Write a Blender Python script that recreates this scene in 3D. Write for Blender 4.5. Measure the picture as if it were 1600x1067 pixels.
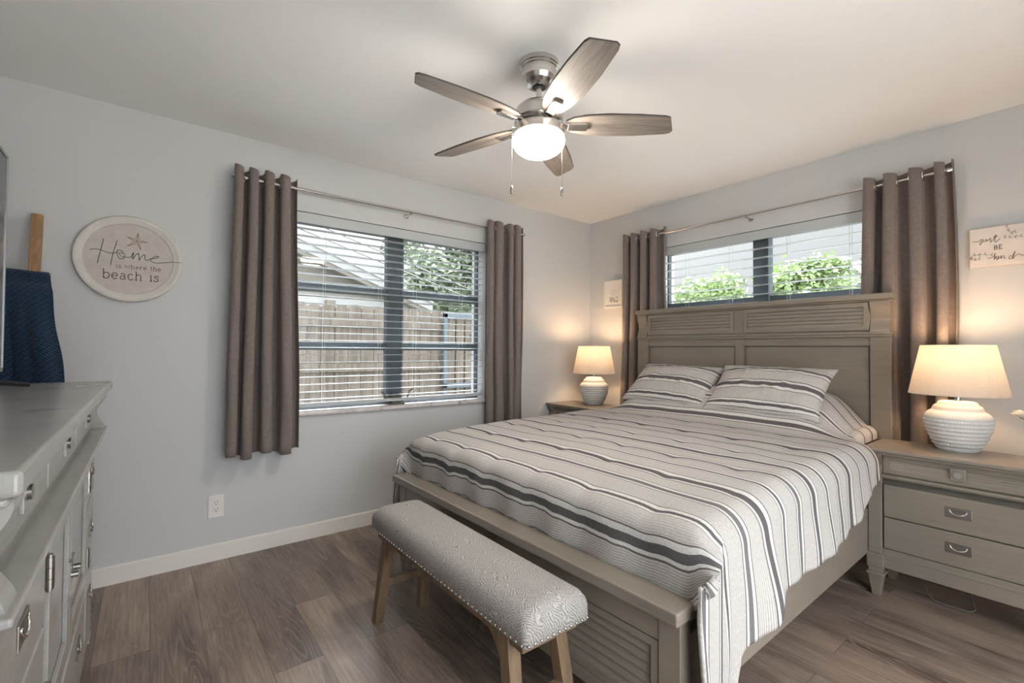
import bpy, bmesh, math, random
from math import sin, cos, pi, radians, exp, sqrt, atan2
from mathutils import Vector, Matrix, noise

for o in list(bpy.data.objects):
    bpy.data.objects.remove(o, do_unlink=True)
SC = bpy.context.scene
COL = SC.collection
D = bpy.data
rnd = random.Random(7)

# ------------------------------------------------------------------ camera
F_PX, YAW, PITCH, ROLL = 728.75, radians(51.896), radians(1.021), radians(0.3906)
CAM = Vector((3.122, -3.414, 1.199))
fw = Vector((-sin(YAW) * cos(PITCH), cos(YAW) * cos(PITCH), sin(PITCH)))
rt = Vector((cos(YAW), sin(YAW), 0))
up = rt.cross(fw)
r2 = rt * cos(ROLL) + up * sin(ROLL)
u2 = -rt * sin(ROLL) + up * cos(ROLL)
cd = D.cameras.new('camera')
cd.sensor_width = 36
cd.lens = F_PX / 1600 * 36
cd.clip_start = 0.02
cam = D.objects.new('camera', cd)
COL.objects.link(cam)
m = Matrix((r2, u2, -fw)).transposed().to_4x4()
m.translation = CAM
cam.matrix_world = m
SC.camera = cam

# ------------------------------------------------------------------ view and sky
SC.view_settings.view_transform = 'Standard'
SC.view_settings.look = 'None'
SC.view_settings.gamma = 1
SC.view_settings.exposure = 0.62
SC.view_settings.use_curve_mapping = False
SKY_LOW, SKY_HIGH, SKY_FILL, REAR_FILL = 0.52, 3.2, 60.0, 5.0
W = D.worlds.new('overcast_sky')
SC.world = W
W.use_nodes = True
nt = W.node_tree
nt.nodes.clear()
wo = nt.nodes.new('ShaderNodeOutputWorld')
bg = nt.nodes.new('ShaderNodeBackground')
tc = nt.nodes.new('ShaderNodeTexCoord')
sep = nt.nodes.new('ShaderNodeSeparateXYZ')
nt.links.new(tc.outputs['Generated'], sep.inputs[0])
cr = nt.nodes.new('ShaderNodeValToRGB')
cr.color_ramp.elements[0].position = 0.0
cr.color_ramp.elements[0].color = (0.62, 0.70, 0.76, 1)
cr.color_ramp.elements[1].position = 1.0
cr.color_ramp.elements[1].color = (1, 1, 1, 1)
mr = nt.nodes.new('ShaderNodeMapRange')
mr.inputs['From Min'].default_value = 0.25
mr.inputs['From Max'].default_value = 0.95
mr.inputs['To Min'].default_value = SKY_LOW
mr.inputs['To Max'].default_value = SKY_HIGH
nt.links.new(sep.outputs['Z'], mr.inputs['Value'])
# sky glow added to light the room: high garden lobe, weaker rear lobe
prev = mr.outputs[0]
for sdir, pwr, amt in (((-0.52, 0.38, 0.80), 18, SKY_FILL), ((0.80, -0.30, 0.52), 2.5, REAR_FILL)):
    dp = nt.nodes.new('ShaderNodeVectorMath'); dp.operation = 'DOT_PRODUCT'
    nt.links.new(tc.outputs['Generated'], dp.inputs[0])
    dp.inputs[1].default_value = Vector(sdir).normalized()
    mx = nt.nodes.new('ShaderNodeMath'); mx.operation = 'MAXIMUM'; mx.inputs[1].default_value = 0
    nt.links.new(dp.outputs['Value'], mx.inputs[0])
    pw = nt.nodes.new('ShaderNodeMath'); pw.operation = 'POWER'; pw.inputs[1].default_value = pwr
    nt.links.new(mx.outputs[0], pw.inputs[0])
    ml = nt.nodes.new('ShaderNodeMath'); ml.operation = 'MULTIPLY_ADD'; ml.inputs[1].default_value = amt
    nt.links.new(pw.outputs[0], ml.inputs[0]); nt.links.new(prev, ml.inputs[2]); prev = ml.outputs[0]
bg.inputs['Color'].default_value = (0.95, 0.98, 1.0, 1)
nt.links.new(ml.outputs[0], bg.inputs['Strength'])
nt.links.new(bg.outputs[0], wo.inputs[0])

def portal(name, loc, rot, sx, sy):
    l = D.lights.new(name, 'AREA'); l.shape = 'RECTANGLE'; l.size = sx; l.size_y = sy
    l.cycles.is_portal = True
    o = D.objects.new(name, l); COL.objects.link(o); o.location = loc; o.rotation_euler = rot
    return o
portal('window_light_portal', (-0.22, -1.98, 1.43), (0, -pi / 2, 0), 1.28, 1.5)
portal('window_light_portal', (1.58, 0.22, 1.64), (-pi / 2, 0, 0), 1.58, 0.86)
portal('window_light_portal', (4.17, -2.45, 1.05), (0, pi / 2, 0), 2.1, 2.3)  # samples sky light through the added, unseen door opening

GLOBE_E = 58.0
LAMP_W = 7.5

# ------------------------------------------------------------------ materials
def lin(c):
    return tuple(((v / 255) / 12.92 if v / 255 <= 0.04045 else ((v / 255 + 0.055) / 1.055) ** 2.4) for v in c)

class Mat:
    def __init__(s, name):
        s.m = D.materials.new(name); s.m.use_nodes = True
        s.t = s.m.node_tree; s.n = s.t.nodes
        s.b = s.n['Principled BSDF']
        s.out = s.n['Material Output']
    def new(s, t, **k):
        x = s.n.new(t)
        for a, b in k.items(): setattr(x, a, b)
        return x
    def link(s, a, b): s.t.links.new(a, b)
    def coord(s, scale=(1, 1, 1), which='Object', rot=(0, 0, 0)):
        c = s.new('ShaderNodeTexCoord'); mp = s.new('ShaderNodeMapping')
        mp.inputs['Scale'].default_value = scale; mp.inputs['Rotation'].default_value = rot
        s.link(c.outputs[which], mp.inputs[0]); return mp.outputs[0]
    def noise(s, vec, scale, detail=4, rough=0.55, dist=0):
        x = s.new('ShaderNodeTexNoise'); x.inputs['Scale'].default_value = scale
        x.inputs['Detail'].default_value = detail; x.inputs['Roughness'].default_value = rough
        x.inputs['Distortion'].default_value = dist
        s.link(vec, x.inputs['Vector']); return x.outputs['Fac']
    def ramp(s, fac, stops, interp='LINEAR'):
        x = s.new('ShaderNodeValToRGB'); x.color_ramp.interpolation = interp
        e = x.color_ramp.elements
        while len(e) > 1: e.remove(e[-1])
        e[0].position = stops[0][0]; e[0].color = (*stops[0][1], 1)
        for p, c in stops[1:]:
            k = e.new(p); k.color = (*c, 1)
        s.link(fac, x.inputs[0]); return x.outputs[0]
    def math(s, op, a, b=0.0, c=None):
        x = s.new('ShaderNodeMath', operation=op)
        for i, v in enumerate((a, b, c)):
            if v is None: continue
            if isinstance(v, (int, float)): x.inputs[i].default_value = v
            else: s.link(v, x.inputs[i])
        return x.outputs[0]
    def mix(s, fac, a, b, mode='MIX'):
        x = s.new('ShaderNodeMix', data_type='RGBA', blend_type=mode)
        for i, v in ((0, fac), (6, a), (7, b)):
            if isinstance(v, (int, float)): x.inputs[i].default_value = v
            elif isinstance(v, tuple): x.inputs[i].default_value = (*v, 1)
            else: s.link(v, x.inputs[i])
        return x.outputs[2]
    def bump(s, h, strength=0.3, dist=0.002):
        x = s.new('ShaderNodeBump'); x.inputs['Strength'].default_value = strength
        x.inputs['Distance'].default_value = dist
        s.link(h, x.inputs['Height']); s.link(x.outputs[0], s.b.inputs['Normal'])
    def col(s, v):
        if isinstance(v, tuple): s.b.inputs['Base Color'].default_value = (*v, 1)
        else: s.link(v, s.b.inputs['Base Color'])
    def set(s, **k):
        for a, v in k.items(): s.b.inputs[a.replace('_', ' ')].default_value = v
        return s

MT = {}
def simple(name, c, rough=0.5, metal=0.0, vary=0.06, scale=6, bump=0, bscale=200, bdist=0.001, spec=0.5):
    a = Mat(name)
    v = a.coord()
    n = a.noise(v, scale)
    a.col(a.ramp(n, [(0.3, tuple(x * (1 - vary) for x in c)), (0.7, tuple(min(1, x * (1 + vary)) for x in c))]))
    a.set(Roughness=rough, Metallic=metal)
    a.b.inputs['Specular IOR Level'].default_value = spec
    if bump:
        a.bump(a.noise(v, bscale, 2), bump, bdist)
    MT[name] = a.m
    return a.m

simple('wall_paint', (0.545, 0.55, 0.555), 0.6, vary=0.012, scale=1.5, bump=0.12, bscale=120, spec=0.3)
simple('ceiling_paint', (0.86, 0.855, 0.85), 0.8, vary=0.01, scale=1.5, bump=0.1, bscale=80, spec=0.2)
simple('trim_paint', (0.72, 0.69, 0.65), 0.35, vary=0.01)
simple('white_plastic', (0.72, 0.70, 0.66), 0.35, vary=0.01)
simple('blind_white', (0.46, 0.485, 0.50), 0.4, vary=0.01)
simple('window_metal', (0.075, 0.095, 0.11), 0.45, vary=0.1)
simple('crank_metal', (0.16, 0.15, 0.13), 0.4, metal=0.6)
simple('nickel', (0.62, 0.60, 0.57), 0.24, metal=1.0, vary=0.03)
simple('dark_nickel', (0.36, 0.34, 0.32), 0.3, metal=1.0, vary=0.05)
simple('chrome', (0.75, 0.75, 0.75), 0.12, metal=1.0, vary=0.02)
simple('black_plastic', (0.012, 0.012, 0.014), 0.3)
simple('tv_screen', (0.008, 0.008, 0.01), 0.08)
simple('silver_plastic', (0.38, 0.39, 0.40), 0.3, metal=0.7)
simple('slot_black', (0.01, 0.01, 0.01), 0.6)
simple('ceramic', (0.56, 0.56, 0.55), 0.62, vary=0.02, bump=0.25, bscale=260)
simple('mattress_white', (0.6, 0.6, 0.6), 0.8)
simple('cord_white', (0.16, 0.155, 0.15), 0.5)
simple('cord_thin', (0.55, 0.57, 0.58), 0.6)
simple('petal', (0.88, 0.83, 0.72), 0.6, vary=0.08, scale=40)
simple('stem_green', (0.10, 0.13, 0.03), 0.6)
simple('text_brown', (0.13, 0.095, 0.08), 0.8)
simple('text_grey', (0.07, 0.085, 0.09), 0.8)
simple('text_light', (0.30, 0.30, 0.28), 0.8)
simple('starfish_tan', (0.26, 0.15, 0.07), 0.8)
simple('bounce_slab_pale', (0.66, 0.64, 0.60), 0.9, scale=3)
simple('concrete_out', (0.22, 0.22, 0.19), 0.9, scale=3, vary=0.2)
simple('house_wall', (0.14, 0.132, 0.115), 0.9, scale=2, vary=0.06)
simple('house_white', (0.24, 0.25, 0.25), 0.8, vary=0.04)
simple('house_roof', (0.30, 0.30, 0.30), 0.9, vary=0.1)
simple('gate_steel', (0.085, 0.11, 0.13), 0.5, vary=0.1)
simple('bark', (0.10, 0.08, 0.06), 0.9, scale=20, vary=0.3)
simple('leaf_dark', (0.20, 0.25, 0.17), 0.6, scale=2.5, vary=0.35)
simple('leaf_light', (0.30, 0.40, 0.19), 0.6, scale=3, vary=0.35)

# warm-grey painted furniture with soft brush glaze
def furniture(name, c, rough):
    a = Mat(name)
    v = a.coord((3, 3, 60)); v2 = a.coord((60, 60, 2.0))
    n = a.noise(v, 1.6, 5); n2 = a.noise(a.coord(), 3.0, 3)
    f = a.math('ADD', a.math('MULTIPLY', n, 0.5), a.math('MULTIPLY', n2, 0.5))
    base = a.ramp(f, [(0.30, tuple(x * 0.86 for x in c)), (0.5, c), (0.72, tuple(x * 1.12 for x in c))])
    # a few short dark distress strokes
    d = a.noise(a.coord((7, 7, 70)), 1.3, 2, 0.4)
    ds = a.ramp(d, [(0.70, (0, 0, 0)), (0.76, (1, 1, 1))])
    a.col(a.mix(a.math('MULTIPLY', ds, 0.35), base, tuple(x * 0.45 for x in c)))
    a.set(Roughness=rough)
    a.bump(n, 0.08, 0.0006)
    MT[name] = a.m
furniture('furniture_paint', (0.212, 0.183, 0.150), 0.32)
furniture('dresser_paint', (0.33, 0.325, 0.315), 0.22)
furniture('groove_dark', (0.085, 0.078, 0.065), 0.6)

# vinyl plank floor
def floor_mat():
    a = Mat('vinyl_plank_floor')
    v = a.coord()
    br = a.new('ShaderNodeTexBrick'); br.offset = 0.37; br.offset_frequency = 2; br.squash = 1
    br.inputs['Color1'].default_value = (0, 0, 0, 1); br.inputs['Color2'].default_value = (1, 1, 1, 1)
    br.inputs['Mortar'].default_value = (0.5, 0.5, 0.5, 1)
    br.inputs['Scale'].default_value = 1; br.inputs['Brick Width'].default_value = 1.22
    br.inputs['Row Height'].default_value = 0.178; br.inputs['Mortar Size'].default_value = 0.0012
    br.inputs['Mortar Smooth'].default_value = 0.2; br.inputs['Bias'].default_value = 0
    a.link(v, br.inputs['Vector'])
    rv = a.new('ShaderNodeSeparateColor'); a.link(br.outputs['Color'], rv.inputs[0])
    r = rv.outputs[0]
    cmb = a.new('ShaderNodeCombineXYZ'); a.link(a.math('MULTIPLY', r, 37.0), cmb.inputs[0])
    a.link(a.math('MULTIPLY', r, 91.0), cmb.inputs[1]); a.link(a.math('MULTIPLY', r, 13.0), cmb.inputs[2])
    add = a.new('ShaderNodeVectorMath', operation='ADD'); a.link(v, add.inputs[0]); a.link(cmb.outputs[0], add.inputs[1])
    def sc(s):
        mp = a.new('ShaderNodeMapping'); mp.inputs['Scale'].default_value = s; a.link(add.outputs[0], mp.inputs[0]); return mp.outputs[0]
    big = a.noise(sc((1.3, 5.5, 1)), 1.0, 4, 0.55, 0.6)
    fine = a.noise(sc((5, 120, 1)), 1.0, 3, 0.6)
    # cathedral grain: contour lines of a stretched noise
    g = a.noise(sc((0.9, 8.0, 1)), 0.9, 2, 0.45, 0.7)
    rings = a.math('SINE', a.math('MULTIPLY', g, 120.0))
    light = a.ramp(rings, [(0.55, (0, 0, 0)), (1.0, (1, 1, 1))])
    mask = a.ramp(big, [(0.38, (0.25, 0.25, 0.25)), (0.62, (1, 1, 1))])
    c0 = a.ramp(big, [(0.28, (0.35, 0.272, 0.212)), (0.5, (0.235, 0.178, 0.142)), (0.72, (0.095, 0.068, 0.055))])
    tone = a.ramp(r, [(0, (0.74, 0.74, 0.76)), (1, (1.22, 1.2, 1.18))])
    c1 = a.mix(1.0, c0, tone, 'MULTIPLY')
    c2 = a.mix(a.math('MULTIPLY', a.math('MULTIPLY', light, mask), 0.32), c1, (0.40, 0.345, 0.295))
    fr = a.ramp(fine, [(0.35, (0.80, 0.80, 0.80)), (0.65, (1.15, 1.15, 1.15))])
    c3 = a.mix(1.0, c2, fr, 'MULTIPLY')
    c4 = a.mix(a.math('MULTIPLY', br.outputs['Fac'], 0.7), c3, (0.035, 0.028, 0.024))
    a.col(c4)
    a.set(Roughness=0.36)
    a.bump(a.math('ADD', fine, a.math('MULTIPLY', rings, 0.35)), 0.22, 0.0007)
    MT['floor'] = a.m
floor_mat()

def wood(name, c, axis=2, rough=0.55):
    a = Mat(name)
    s = [22, 22, 22]; s[axis] = 1.6
    v = a.coord(tuple(s))
    n = a.noise(v, 1.0, 5, 0.6, 0.8); f = a.noise(a.coord(tuple(x * 5 for x in s)), 1, 2)
    base = a.ramp(n, [(0.3, tuple(x * 0.6 for x in c)), (0.5, c), (0.72, tuple(x * 1.35 for x in c))])
    a.col(a.mix(0.6, base, a.ramp(f, [(0.3, (0.7, 0.7, 0.7)), (0.7, (1.2, 1.2, 1.2))]), 'MULTIPLY'))
    a.set(Roughness=rough); a.bump(f, 0.2, 0.0008)
    MT[name] = a.m
wood('bench_wood', (0.165, 0.108, 0.062))
wood('ladder_wood', (0.34, 0.19, 0.09))
wood('fence_wood', (0.135, 0.115, 0.095), 2, 0.9)
simple('sign_wood', (0.50, 0.455, 0.425), 0.8, vary=0.07, scale=25)
simple('sign_edge', (0.60, 0.565, 0.53), 0.7, vary=0.06, scale=20)
simple('sign_board', (0.66, 0.60, 0.56), 0.8, vary=0.06, scale=20)
wood('blade_wood_pale', (0.23, 0.195, 0.17), 0, 0.5)
wood('blade_dark', (0.06, 0.05, 0.05), 0, 0.5)

# striped comforter cloth; UV v = metres along the bed
def stripes():
    a = Mat('striped_cotton')
    tcn = a.new('ShaderNodeTexCoord'); sp = a.new('ShaderNodeSeparateXYZ'); a.link(tcn.outputs['UV'], sp.inputs[0])
    P = 0.40
    wob = a.noise(a.coord((2, 2, 1), 'UV'), 1.5, 1)
    t = a.math('ADD', sp.outputs[1], a.math('MULTIPLY', wob, 0.006))
    fr = a.math('FRACT', a.math('DIVIDE', t, P))
    wht, dk, thin, mid, tick, beige = (0.58, 0.565, 0.545), (0.11, 0.102, 0.106), (0.13, 0.115, 0.115), (0.15, 0.142, 0.146), (0.49, 0.47, 0.445), (0.455, 0.435, 0.415)
    seq = [(0.028, dk), (0.012, wht), (0.0045, thin), (0.070, tick), (0.0045, thin), (0.014, wht), (0.020, mid), (0.010, wht),
           (0.004, thin), (0.075, beige), (0.004, thin), (0.012, wht), (0.014, dk), (0.010, wht), (0.0035, thin), (0.070, beige), (0.004, thin), (0.02, wht)]
    tot = sum(x for x, _ in seq); pos = 0; st = []; st2 = []
    for wdt, c in seq:
        st.append((pos / tot, c)); st2.append((pos / tot, (1, 1, 1) if c is tick else ((0.55,) * 3 if c is beige else (0, 0, 0)))); pos += wdt
    base = a.ramp(fr, st, 'CONSTANT'); mk = a.ramp(fr, st2, 'CONSTANT')
    lines = a.ramp(a.math('SINE', a.math('MULTIPLY', t, 2 * pi / 0.0088)), [(0.45, (0, 0, 0)), (0.75, (1, 1, 1))])
    c = a.mix(a.math('MULTIPLY', a.math('MULTIPLY', lines, mk), 0.62), base, (0.17, 0.15, 0.14))
    # woven seersucker weave
    wv = a.noise(a.coord((90, 380, 1), 'UV'), 1.0, 2, 0.6)
    c = a.mix(1.0, c, a.ramp(wv, [(0.3, (0.82, 0.82, 0.82)), (0.7, (1.14, 1.14, 1.14))]), 'MULTIPLY')
    a.col(c); a.set(Roughness=0.9); a.b.inputs['Specular IOR Level'].default_value = 0.15
    pk = a.noise(a.coord((60, 14, 1), 'UV'), 1.0, 3, 0.6)
    a.bump(a.math('ADD', a.math('MULTIPLY', wv, 0.4), pk), 0.55, 0.004)
    MT['stripes'] = a.m
stripes()

def fabric(name, c, sc=900, vary=0.25, bump=0.4, rough=0.9, sheen=0.0):
    a = Mat(name)
    v = a.coord()
    n = a.noise(v, sc, 2, 0.7); n2 = a.noise(v, sc * 0.12, 3)
    f = a.math('ADD', a.math('MULTIPLY', n, 0.6), a.math('MULTIPLY', n2, 0.4))
    a.col(a.ramp(f, [(0.32, tuple(x * (1 - vary) for x in c)), (0.68, tuple(x * (1 + vary) for x in c))]))
    a.set(Roughness=rough); a.b.inputs['Specular IOR Level'].default_value = 0.2
    a.b.inputs['Sheen Weight'].default_value = sheen
    a.bump(n, bump, 0.001)
    MT[name] = a.m
    return a
fabric('curtain_cloth', (0.185, 0.155, 0.142), 500, 0.22, 0.3, 0.75, 0.15)
fabric('shade_back', (0.5, 0.45, 0.4))

def bench_cloth():
    a = Mat('herringbone_boucle')
    v = a.coord()
    # herringbone: two diagonal line sets swapping in blocks
    chk = a.new('ShaderNodeTexChecker'); chk.inputs['Scale'].default_value = 42
    chk.inputs['Color1'].default_value = (0, 0, 0, 1); chk.inputs['Color2'].default_value = (1, 1, 1, 1)
    n = a.noise(v, 9, 2)
    addv = a.new('ShaderNodeVectorMath', operation='MULTIPLY_ADD')
    a.link(v, addv.inputs[0]); addv.inputs[1].default_value = (1, 1, 0.6)
    cmb = a.new('ShaderNodeCombineXYZ')
    for i in range(3): a.link(a.math('MULTIPLY', n, 0.05), cmb.inputs[i])
    a.link(cmb.outputs[0], addv.inputs[2]); a.link(addv.outputs[0], chk.inputs['Vector'])
    sp = a.new('ShaderNodeSeparateXYZ'); a.link(addv.outputs[0], sp.inputs[0])
    yz = a.math('ADD', sp.outputs[1], a.math('MULTIPLY', sp.outputs[2], 1.4))
    s1 = a.math('SINE', a.math('MULTIPLY', a.math('ADD', sp.outputs[0], yz), 700))
    s2 = a.math('SINE', a.math('MULTIPLY', a.math('SUBTRACT', sp.outputs[0], yz), 700))
    h = a.mix(chk.outputs['Fac'], s1, s2)
    hf = a.math('ADD', a.math('MULTIPLY', h, 0.22), a.noise(v, 230, 3, 0.7))
    a.col(a.ramp(hf, [(0.15, (0.16, 0.145, 0.135)), (0.5, (0.34, 0.32, 0.305)), (0.85, (0.50, 0.485, 0.47))]))
    a.set(Roughness=0.95); a.b.inputs['Specular IOR Level'].default_value = 0.1
    a.bump(hf, 0.7, 0.002)
    MT['boucle'] = a.m
bench_cloth()

def blanket():
    a = Mat('navy_ribbed_fleece')
    v = a.coord()
    sp = a.new('ShaderNodeSeparateXYZ'); a.link(v, sp.inputs[0])
    s = a.math('SINE', a.math('MULTIPLY', a.math('ADD', a.math('MULTIPLY', sp.outputs[1], 0.75), sp.outputs[2]), 520))
    s3 = a.math('SINE', a.math('MULTIPLY', a.math('SUBTRACT', sp.outputs[1], sp.outputs[2]), 240))
    n = a.noise(v, 120, 3)
    h = a.math('ADD', a.math('ADD', a.math('MULTIPLY', s, 0.3), a.math('MULTIPLY', s3, 0.12)), n)
    a.col(a.ramp(h, [(0.2, (0.002, 0.007, 0.022)), (0.55, (0.004, 0.022, 0.056)), (0.95, (0.016, 0.065, 0.13))]))
    a.set(Roughness=0.95); a.b.inputs['Sheen Weight'].default_value = 0.1
    a.bump(h, 0.7, 0.003)
    MT['blanket'] = a.m
blanket()

def marble():
    a = Mat('marble_sill')
    n = a.noise(a.coord(), 9, 6, 0.6, 1.6)
    a.col(a.ramp(n, [(0.30, (0.30, 0.28, 0.27)), (0.42, (0.60, 0.56, 0.56)), (0.7, (0.70, 0.67, 0.67))]))
    a.set(Roughness=0.25); MT['marble'] = a.m
marble()

def glass():
    a = Mat('window_glass')
    tr = a.new('ShaderNodeBsdfTransparent'); tr.inputs[0].default_value = (0.98, 0.985, 0.99, 1)
    gl = a.new('ShaderNodeBsdfGlossy'); gl.inputs['Roughness'].default_value = 0.02
    ms = a.new('ShaderNodeMixShader'); ms.inputs[0].default_value = 0.015
    a.link(tr.outputs[0], ms.inputs[1]); a.link(gl.outputs[0], ms.inputs[2]); a.link(ms.outputs[0], a.out.inputs[0])
    MT['glass'] = a.m
glass()

def shade():
    a = Mat('lamp_shade_linen')
    df = a.new('ShaderNodeBsdfDiffuse'); tl = a.new('ShaderNodeBsdfTranslucent')
    n = a.noise(a.coord((300, 300, 60)), 1, 2)
    c = a.ramp(n, [(0.3, (0.59, 0.56, 0.52)), (0.7, (0.66, 0.63, 0.59))])
    a.link(c, df.inputs[0]); a.link(c, tl.inputs[0])
    ms = a.new('ShaderNodeMixShader'); ms.inputs[0].default_value = 0.5
    a.link(df.outputs[0], ms.inputs[1]); a.link(tl.outputs[0], ms.inputs[2]); a.link(ms.outputs[0], a.out.inputs[0])
    MT['shade'] = a.m
shade()

def emit(name, c, s):
    a = Mat(name); a.col(c); a.b.inputs['Emission Color'].default_value = (*c, 1); a.b.inputs['Emission Strength'].default_value = s
    MT[name] = a.m
emit('globe_glow', (1.0, 0.90, 0.78), GLOBE_E)
emit('bulb_glow', (1.0, 0.72, 0.42), 12)

# ------------------------------------------------------------------ mesh helpers
class MB:
    def __init__(s):
        s.v = []; s.f = []; s.uv = None
    def add(s, vs, fs):
        k = len(s.v); s.v += [tuple(x) for x in vs]; s.f += [tuple(i + k for i in f) for f in fs]
    def box(s, x0, x1, y0, y1, z0, z1, M=None):
        vs = [Vector((x, y, z)) for z in (z0, z1) for y in (y0, y1) for x in (x0, x1)]
        if M: vs = [M @ v for v in vs]
        s.add(vs, [(0, 2, 3, 1), (4, 5, 7, 6), (0, 1, 5, 4), (2, 6, 7, 3), (0, 4, 6, 2), (1, 3, 7, 5)])
        return s
    def frustum(s, c0, a0, b0, c1, a1, b1):
        vs = []
        for c, a, b in ((c0, a0, b0), (c1, a1, b1)):
            vs += [(c[0] - a, c[1] - b, c[2]), (c[0] + a, c[1] - b, c[2]), (c[0] + a, c[1] + b, c[2]), (c[0] - a, c[1] + b, c[2])]
        s.add(vs, [(3, 2, 1, 0), (4, 5, 6, 7), (0, 1, 5, 4), (1, 2, 6, 5), (2, 3, 7, 6), (3, 0, 4, 7)])
        return s
    def tube(s, pts, r, n=8, cap=True, taper=None):
        pts = [Vector(p) for p in pts]; rings = []
        prev = None
        for i, p in enumerate(pts):
            d = (pts[min(i + 1, len(pts) - 1)] - pts[max(i - 1, 0)])
            if d.length < 1e-9: d = Vector((0, 0, 1))
            d.normalize()
            if prev is None:
                a = Vector((0, 0, 1)) if abs(d.z) < 0.9 else Vector((1, 0, 0))
            else: a = prev
            u = (a - d * a.dot(d)).normalized(); w = d.cross(u); prev = u
            rr = r * (taper[i] if taper else 1)
            rings.append([p + (u * cos(2 * pi * k / n) + w * sin(2 * pi * k / n)) * rr for k in range(n)])
        vs = [v for rg in rings for v in rg]; fs = []
        for i in range(len(rings) - 1):
            for k in range(n):
                fs.append((i * n + k, i * n + (k + 1) % n, (i + 1) * n + (k + 1) % n, (i + 1) * n + k))
        if cap:
            fs.append(tuple(range(n))[::-1]); fs.append(tuple((len(rings) - 1) * n + k for k in range(n)))
        s.add(vs, fs); return s
    def lathe(s, prof, c=(0, 0, 0), n=48, fn=None, axis='z', cap=True):
        vs = []; fs = []
        for i, (r, z) in enumerate(prof):
            for k in range(n):
                a = 2 * pi * k / n; rr = r
                if fn: rr = r + fn(i, a, r, z)
                p = (rr * cos(a), rr * sin(a), z)
                if axis == 'x': p = (z, rr * cos(a), rr * sin(a))
                if axis == 'y': p = (rr * sin(a), z, rr * cos(a))
                vs.append((p[0] + c[0], p[1] + c[1], p[2] + c[2]))
        for i in range(len(prof) - 1):
            for k in range(n):
                fs.append((i * n + k, i * n + (k + 1) % n, (i + 1) * n + (k + 1) % n, (i + 1) * n + k))
        if cap and prof[0][0] > 1e-6: fs.append(tuple(range(n))[::-1])
        if cap and prof[-1][0] > 1e-6: fs.append(tuple((len(prof) - 1) * n + k for k in range(n)))
        s.add(vs, fs); return s
    def torus(s, c, R, r, axis, n=20, k=8):
        ax = Vector(axis).normalized(); a = Vector((0, 0, 1)) if abs(ax.z) < .9 else Vector((1, 0, 0))
        u = (a - ax * a.dot(ax)).normalized(); w = ax.cross(u); vs = []; fs = []
        for i in range(n):
            t = 2 * pi * i / n; d = u * cos(t) + w * sin(t)
            for j in range(k):
                q = 2 * pi * j / k
                vs.append(Vector(c) + d * (R + r * cos(q)) + ax * r * sin(q))
        for i in range(n):
            for j in range(k):
                fs.append((i * k + j, ((i + 1) % n) * k + j, ((i + 1) % n) * k + (j + 1) % k, i * k + (j + 1) % k))
        s.add(vs, fs); return s
    def prism(s, poly, axis, a, b):
        """extrude 2-D polygon along axis; poly coords are the two other axes in xyz order"""
        n = len(poly); vs = []
        for t in (a, b):
            for p, q in poly:
                vs.append({'x': (t, p, q), 'y': (p, t, q), 'z': (p, q, t)}[axis])
        fs = [tuple(range(n))[::-1], tuple(range(n, 2 * n))] + [(i, (i + 1) % n, n + (i + 1) % n, n + i) for i in range(n)]
        s.add(vs, fs); return s
    def grid(s, fn, nu, nv):
        vs = [fn(i / nu, j / nv) for j in range(nv + 1) for i in range(nu + 1)]
        s.add(vs, [(j * (nu + 1) + i, j * (nu + 1) + i + 1, (j + 1) * (nu + 1) + i + 1, (j + 1) * (nu + 1) + i) for j in range(nv) for i in range(nu)])
        return s
    def build(s, name, mat, parent=None, bevel=0.0, smooth=False, seg=2, xf=None):
        me = D.meshes.new(name)
        vs = s.v if xf is None else [tuple(xf @ Vector(v)) for v in s.v]
        me.from_pydata(vs, [], s.f)
        bm = bmesh.new(); bm.from_mesh(me)
        bmesh.ops.recalc_face_normals(bm, faces=bm.faces[:])
        bm.to_mesh(me); bm.free()
        if s.uv is not None:
            l = me.uv_layers.new(name='UVMap')
            for lp in me.loops: l.data[lp.index].uv = s.uv[lp.vertex_index]
        me.materials.append(MT[mat])
        o = D.objects.new(name, me); COL.objects.link(o)
        if parent: o.parent = parent
        if bevel:
            b = o.modifiers.new('bevel', 'BEVEL'); b.width = bevel; b.segments = seg; b.limit_method = 'ANGLE'; b.angle_limit = radians(40)
        if smooth:
            for p in me.polygons: p.use_smooth = True
        elif bevel:
            pass
        return o

def thing(name, label, cat, loc=(0, 0, 0), rz=0, group=None):
    o = D.objects.new(name, None); COL.objects.link(o); o.empty_display_size = 0.1
    o.location = loc; o.rotation_euler = (0, 0, rz)
    o['label'] = label; o['category'] = cat
    if group: o['group'] = group
    return o
def tag(o, label, cat, group=None):
    o['label'] = label; o['category'] = cat
    if group: o['group'] = group
    return o
def struct(o):
    o['kind'] = 'structure'; return o
def B(*a): return MB().box(*a)
def rel(parent):
    return Matrix.Translation(-Vector(parent.location))

# ------------------------------------------------------------------ room shell
XR, YB, H = 3.97, -4.15, 2.44
struct(B(-0.2, XR + 0.2, YB - 0.2, 0.2, -0.1, 0).build('floor', 'floor'))
struct(B(-0.2, XR + 0.2, YB - 0.2, 0.2, H, H + 0.1).build('ceiling', 'ceiling_paint'))
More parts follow.
